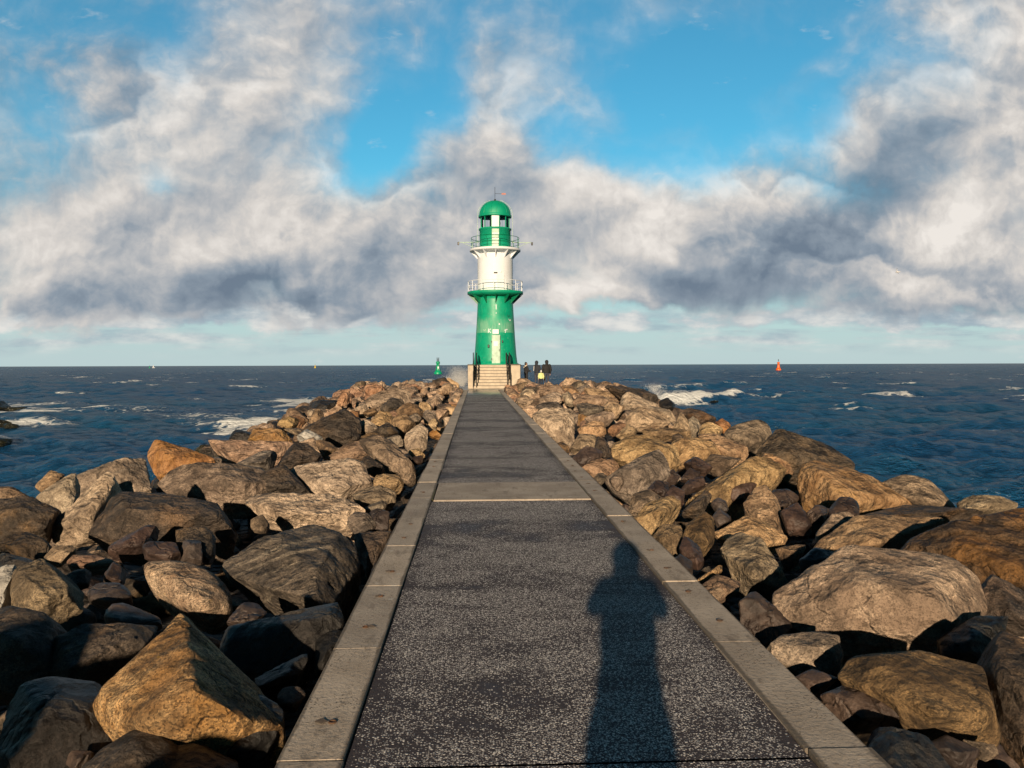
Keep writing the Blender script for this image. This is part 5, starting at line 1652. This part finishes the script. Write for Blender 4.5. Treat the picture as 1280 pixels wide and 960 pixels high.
def person(loc, rz, H, label, jacket, trousers, hair, pose='stand', hood=False, group=None, hat=None, pack=None, stripe=None, wide=1.0, vox=.014, scarf=None):
    """standing figure facing +y in its own space; H is its height"""
    k = H / 1.75
    P_ = lambda x, y, z: Vector((x * k, y * k, z * k))
    body = None
    hands = {}
    sh = {s_: P_(s_ * .175 * wide, 0, 1.42) for s_ in (-1, 1)}
    if pose == 'photo':
        el = {s_: P_(s_ * .205, .14, 1.30) for s_ in (-1, 1)}
        wr = {s_: P_(s_ * .055, .30, 1.43) for s_ in (-1, 1)}
    elif pose == 'front':
        el = {s_: P_(s_ * .25 * wide, .06, 1.15) for s_ in (-1, 1)}
        wr = {s_: P_(s_ * .12, .26, 1.12) for s_ in (-1, 1)}
    else:
        el = {s_: P_(s_ * .25 * wide, -.02, 1.14) for s_ in (-1, 1)}
        wr = {s_: P_(s_ * .24 * wide, .08, .90) for s_ in (-1, 1)}
    hip = {s_: P_(s_ * .09, 0, .92) for s_ in (-1, 1)}
    kn = {s_: P_(s_ * .11, .03, .50) for s_ in (-1, 1)}
    an = {s_: P_(s_ * .12, -.02, .09) for s_ in (-1, 1)}

    def b_body(bm):
        ell(bm, P_(0, .01, 1.635), (.073 * k, .092 * k, .112 * k))
        ell(bm, P_(0, .045, 1.585), (.052 * k, .055 * k, .06 * k))           # jaw
        capsule(bm, P_(0, .098, 1.645), P_(0, .108, 1.618), .010 * k, .015 * k, 8)  # nose
        for s_ in (-1, 1):
            ell(bm, P_(s_ * .076, .0, 1.63), (.012 * k, .022 * k, .032 * k), 8)  # ears
        capsule(bm, P_(0, -.015, 1.42), P_(0, 0, 1.56), .058 * k, .052 * k)
        ell(bm, P_(0, 0, 1.22), (.155 * k, .10 * k, .25 * k)); ell(bm, P_(0, 0, .98), (.155 * k, .105 * k, .14 * k))
        for s_ in (-1, 1):
            capsule(bm, sh[s_], el[s_], .05 * k, .04 * k); capsule(bm, el[s_], wr[s_], .039 * k, .027 * k)
            capsule(bm, hip[s_], kn[s_], .082 * k, .055 * k); capsule(bm, kn[s_], an[s_], .056 * k, .038 * k)
            d = (wr[s_] - el[s_]).normalized()
            pm = wr[s_] + d * .05 * k
            up = Vector((0, 0, 1)) if abs(d.z) < .8 else Vector((0, 1, 0))
            sd = d.cross(up).normalized(); up = sd.cross(d)
            capsule(bm, wr[s_], pm + d * .03 * k, .024 * k, .03 * k)
            for q, ln_ in zip((-1.5, -.5, .5, 1.5), (.062, .074, .070, .054)):
                r0 = pm + d * .045 * k + up * q * .016 * k
                mid_ = r0 + d * ln_ * .55 * k
                tip = mid_ + (d * .6 - sd * s_ * .7).normalized() * ln_ * .5 * k
                capsule(bm, r0, mid_, .0085 * k, .008 * k, 6); capsule(bm, mid_, tip, .008 * k, .0065 * k, 6)
            t0 = pm + up * .026 * k
            capsule(bm, t0, t0 + (d * .6 + up * .6 - sd * s_ * .3).normalized() * .055 * k, .011 * k, .008 * k, 6)
    p = fuse('person', b_body, skin, None, max(vox * .6, .008), 2)
    tag(p, label, 'person', group)
    p.location = loc; p.rotation_euler.z = rz

    def b_jack(bm):
        ell(bm, P_(0, 0, 1.24), (.205 * k * wide, .140 * k, .26 * k)); ell(bm, P_(0, 0, 1.02), (.195 * k * wide, .145 * k, .19 * k))
        capsule(bm, P_(0, -.02, 1.40), P_(0, -.01, 1.49), .10 * k, .080 * k)
        for s_ in (-1, 1):
            capsule(bm, P_(0, 0, 1.40), sh[s_], .085 * k, .078 * k)
            capsule(bm, sh[s_], el[s_], .080 * k * wide, .068 * k); capsule(bm, el[s_], wr[s_], .064 * k, .046 * k)
    fuse('jacket', b_jack, jacket, p, vox)

    def b_tr(bm):
        ell(bm, P_(0, 0, .93), (.172 * k, .125 * k, .13 * k))
        for s_ in (-1, 1):
            capsule(bm, hip[s_], kn[s_], .100 * k, .072 * k); capsule(bm, kn[s_], an[s_], .070 * k, .058 * k)
    fuse('trousers', b_tr, trousers, p, vox)

    def b_shoe(bm):
        for s_ in (-1, 1):
            capsule(bm, an[s_] + P_(0, -.03, -.045), an[s_] + P_(0, .15, -.05), .046 * k, .040 * k)
            capsule(bm, an[s_] + P_(0, 0, -.02), an[s_] + P_(0, 0, .05), .05 * k, .05 * k)
    fuse('shoes', b_shoe, hair, p, vox)

    def b_hair(bm):
        if hood:
            ell(bm, P_(0, -.02, 1.650), (.122 * k, .125 * k, .135 * k)); capsule(bm, P_(0, -.04, 1.46), P_(0, -.03, 1.58), .105 * k, .105 * k)
        else:
            ell(bm, P_(0, -.018, 1.660), (.085 * k, .095 * k, .105 * k)); ell(bm, P_(0, -.06, 1.60), (.07 * k, .05 * k, .09 * k))
    if hat: 
        fuse('hat', lambda bm: (ell(bm, P_(0, -.01, 1.68), (.098 * k, .108 * k, .10 * k)), ell(bm, P_(0, -.01, 1.80), (.035 * k, .035 * k, .035 * k))), hat, p, vox)
    else:
        fuse('hood' if hood else 'hair', b_hair, jacket if hood else hair, p, vox)
    if pack:
        fuse('backpack', lambda bm: (ell(bm, P_(0, -.20, 1.22), (.15 * k, .10 * k, .23 * k)), capsule(bm, P_(-.1, -.12, 1.40), P_(.1, -.12, 1.40), .04 * k, .04 * k)), pack, p, vox)
    if stripe:
        fuse('stripe', lambda bm: (capsule(bm, P_(-.13, -.13, 1.40), P_(-.21, -.06, 1.10), .022 * k, .022 * k)), stripe, p, .010, 1)
    if scarf:
        fuse('scarf', lambda bm: (ell(bm, P_(0, 0, 1.47), (.125 * k, .12 * k, .07 * k)), ell(bm, P_(-.16, -.02, 1.38), (.09 * k, .10 * k, .07 * k))), scarf, p, vox)
    return p


blackc = cloth('black_cloth', (0.016, 0.016, 0.019))
navy = cloth('navy_cloth', (0.020, 0.024, 0.036))
jeans = cloth('dark_jeans', (0.045, 0.050, 0.075))
paleb = cloth('cream_knit', (0.62, 0.55, 0.46))
lime = cloth('lime_jacket', (0.60, 0.64, 0.30))
whitec = cloth('white_knit', (0.66, 0.66, 0.68))
hairm = cloth('dark_hair', (0.022, 0.016, 0.012), .6)
gz = 0.004
def stand(px_, d, rz, H, *a, **kw):
    q = at(px_, 478, d)
    return person((q.x, q.y, gz), rz, H, *a, **kw)
GP = 'people standing beside the lighthouse'
stand(657.6, 56.4, R(-70), 1.78, 'person in black with a cream scarf beside the lighthouse steps', blackc, blackc, hairm, 'front', scarf=paleb, group=GP, vox=.02)
stand(671.0, 57.0, R(-40), 1.86, 'person in a dark hooded coat with a white stripe on the shoulder', navy, jeans, blackc, 'front', hood=True, stripe=whitec, group=GP, vox=.02)
stand(683.3, 56.6, R(15), 1.90, 'tallest person in a wide black hooded jacket at the right of group', blackc, jeans, blackc, 'stand', hood=True, group=GP, wide=1.18, vox=.02)
stand(676.4, 55.9, R(0), 1.18, 'child in a lime yellow jacket and white hat in front of adults', lime, navy, hairm, 'stand', hat=whitec, group=GP, wide=1.1, vox=.016)
# the photographer, whose shadow lies on the walkway
ph = person((EYE.x - 0.08, -0.66, 0.0), -R(10), 1.80, 'person in a dark hooded jacket holding up a camera whose shadow falls on the walkway', navy, jeans, hairm, 'photo', hood=True, wide=.86, vox=.012)
cb_ = empty('camera_body', (EYE.x - 0.03, -0.24, 1.52), -R(10))
tag(cb_, 'small black camera held up by the person on the walkway', 'camera')
lpart('housing', lambda bm: box(bm, (0, -.02, 0), (.12, .035, .075), 0, 0, .008), black, cb_)
lpart('lens', lambda bm: tube(bm, (0, 0, 0), (0, .03, 0), .026, n=20), darkin, cb_)

# ------------------------------------------------------------------ buoys, boat, gull
gbu = paint('buoy_green', (0.0, 0.30, 0.15), .4, .1)
obu = paint('buoy_orange', (0.75, 0.13, 0.015), .4, .1)
ybu = paint('buoy_yellow', (0.70, 0.50, 0.02), .4, .1)


def buoy(px_, py_, H, mat, label, top, d=None):
    q = at_z(px_, py_, SEA_Z) if d is None else at(px_, py_, d)
    o = empty('buoy', (q.x, q.y, SEA_Z))
    tag(o, label, 'buoy', 'navigation buoys on the sea')
    k = H / 5.5
    lpart('float', lambda bm: lathe(bm, [(0, -.6 * k), (1.15 * k, -.6 * k), (1.28 * k, .1 * k), (1.28 * k, .55 * k), (1.1 * k, .85 * k), (.75 * k, 1.35 * k), (0, 1.35 * k)], 28), mat, o)

    def b_t(bm):
        lathe(bm, [(.62 * k, 1.34 * k), (.50 * k, 2.4 * k), (.42 * k, 3.3 * k), (.62 * k, 3.4 * k), (.62 * k, 3.95 * k), (.34 * k, 4.1 * k), (0, 4.1 * k)], 20)
        for j in range(4):
            a_ = j * math.pi / 2 + .6
            tube(bm, (.85 * k * math.cos(a_), .85 * k * math.sin(a_), 1.2 * k), (.45 * k * math.cos(a_), .45 * k * math.sin(a_), 3.4 * k), .05 * k, n=5)
    lpart('tower', b_t, mat, o)
    if top == 'can': lpart('panel', lambda bm: box(bm, (.12 * k, -.66 * k, 2.15 * k), (.42 * k, .05 * k, .62 * k), 0, 0, .01), white, o)

    def b_top(bm):
        if top == 'can':
            for s_ in (-1, 1): tube(bm, (s_ * .26 * k, 0, 4.05 * k), (s_ * .26 * k, 0, 5.3 * k), .10 * k, n=8)
            tube(bm, (0, 0, 4.05 * k), (0, 0, 4.9 * k), .07 * k, n=8)
        else:
            tube(bm, (0, 0, 4.05 * k), (0, 0, 4.8 * k), .08 * k, n=8)
            tube(bm, (0, 0, 4.7 * k), (0, 0, 5.5 * k), .22 * k, .10 * k, n=10)
    lpart('topmark', b_top, black if top == 'can' else darkin, o)
    return o


buoy(547.5, 468.0, 6.4, gbu, 'bright green navigation buoy beside the left bank end', 'can')
buoy(973, 463.0, 6.0, obu, 'orange navigation buoy on the sea right of the breaking wave', 'mast')
buoy(394, 460.0, 5.0, ybu, 'small yellow buoy far off on the left horizon', 'mast')
buoy(187, 460.3, 4.6, gbu, 'tiny green buoy on the horizon beside a white sail', 'mast')
q = at_z(192, 460.0, SEA_Z)
bt = empty('sailing_boat', (q.x, q.y, SEA_Z))
bt.scale = (.75, .75, .75)
tag(bt, 'tiny white sailing boat on the far left horizon', 'boat')


def b_hull(bm):
    for k in range(8):
        pass
    prof = [(-2.6, .55, .9), (-1.0, .95, .8), (1.0, .85, .85), (2.9, .04, 1.1)]
    secs = []
    for x, w_, h_ in prof:
        secs.append([bm.verts.new((x, y, z)) for y, z in ((-w_, h_), (-w_ * .7, -.1), (0, -.4), (w_ * .7, -.1), (w_, h_))])
    for A_, B_ in zip(secs, secs[1:]):
        for j in range(4): bm.faces.new((A_[j], A_[j + 1], B_[j + 1], B_[j]))
        bm.faces.new((A_[4], A_[0], B_[0], B_[4]))
    bm.faces.new(secs[0])
lpart('hull', b_hull, white, bt)
lpart('mast', lambda bm: tube(bm, (.2, 0, .8), (.2, 0, 7.2), .07, n=6), galv, bt)


def b_sail(bm):
    pts = [(.15, 0, 1.4), (-2.3, .35, 1.5), (-1.5, .30, 3.2), (-.6, .15, 5.2), (.15, 0, 7.0)]
    A_ = [bm.verts.new(p) for p in pts]; B_ = [bm.verts.new((p[0], p[1] + .03, p[2])) for p in pts]
    bm.faces.new(A_); bm.faces.new(B_[::-1])
    for i in range(5): bm.faces.new((A_[i], B_[i], B_[(i + 1) % 5], A_[(i + 1) % 5]))
lpart('sail', b_sail, whitec, bt)

gl = at(1122, 340, 70)
gull_m = paint('gull_plumage', (0.62, 0.62, 0.63), .7, .1, 0)


def b_gull(bm):
    ell(bm, (0, 0, 0), (.075, .22, .075)); ell(bm, (0, .20, .03), (.05, .065, .05))
    capsule(bm, (0, .25, .03), (0, .31, .02), .016, .006, 6)
    capsule(bm, (0, -.18, 0), (0, -.34, .01), .05, .02, 8)
    for s_ in (-1, 1):
        capsule(bm, (s_ * .05, .05, .03), (s_ * .30, .08, .20), .045, .035, 8)
        capsule(bm, (s_ * .30, .08, .20), (s_ * .62, -.06, .12), .035, .010, 8)
gull = fuse('seagull', b_gull, gull_m, None, .018, 1)
gull.location = gl
gull.scale = (.7, .7, .7)
gull.rotation_euler = (0, R(35), R(50))
tag(gull, 'small pale gull flying before the grey cloud on the right', 'bird')

# ------------------------------------------------------------------ spray
spm, g, b = new_mat('sea_spray')
b.inputs['Base Color'].default_value = (0.82, 0.84, 0.86, 1)
b.inputs['Roughness'].default_value = 0.6


def spray(name, label, seeds, n, seed):
    r = np.random.RandomState(seed)
    vs, fs = [], []
    for i in range(n):
        c0, sx, sz, hgt, lean = seeds[r.randint(len(seeds))]
        t = r.rand() ** 1.5
        sp__ = 0.35 + 0.9 * t
        p = np.array([c0.x + r.normal(0, sx * sp__) + lean * t * hgt, c0.y + r.normal(0, sx * .7), c0.z + t * hgt + r.normal(0, sz)])
        s = r.uniform(.003, .012) * (1.25 - .5 * t)
        o_ = len(vs)
        d = r.normal(0, .3, (6, 3)) * s
        for j, q_ in enumerate(((s, 0, 0), (-s, 0, 0), (0, s, 0), (0, -s, 0), (0, 0, s), (0, 0, -s))):
            vs.append(p + np.array(q_) + d[j] * .3)
        for a_, b_, c_ in ((0, 2, 4), (2, 1, 4), (1, 3, 4), (3, 0, 4), (2, 0, 5), (1, 2, 5), (3, 1, 5), (0, 3, 5)):
            fs.append((o_ + a_, o_ + b_, o_ + c_))
    me = bpy.data.meshes.new(name)
    me.from_pydata([tuple(v_) for v_ in vs], [], fs)
    o = link_mesh(name, me, spm)
    return tag(o, label, 'spray', kind='stuff')


def sd_(px_, py_, d, sx, sz, h, lean): return (at(px_, py_, d), sx, sz, h, lean)
spray('sea_spray', 'white burst of spray behind the stones left of the lighthouse', [sd_(572, 482, 63, .38, .1, 1.5, -.1), sd_(566, 483, 63, .35, .1, .8, -.2), sd_(578, 481, 63, .35, .1, 1.2, .05)], 26000, 1)
spray('sea_spray', 'white spray thrown up where the wave breaks on right bank', [sd_(822, 494, 76, .6, .12, 1.1, -.1), sd_(835, 499, 76, .7, .10, .9, .1), sd_(848, 502, 76, .7, .10, .5, .1), sd_(818, 488, 78, .5, .10, .7, -.3), sd_(870, 503, 77, .8, .08, .35, .1), sd_(900, 501, 77, .9, .07, .3, .1), sd_(940, 499, 77, .9, .05, .22, .1)], 16000, 2)
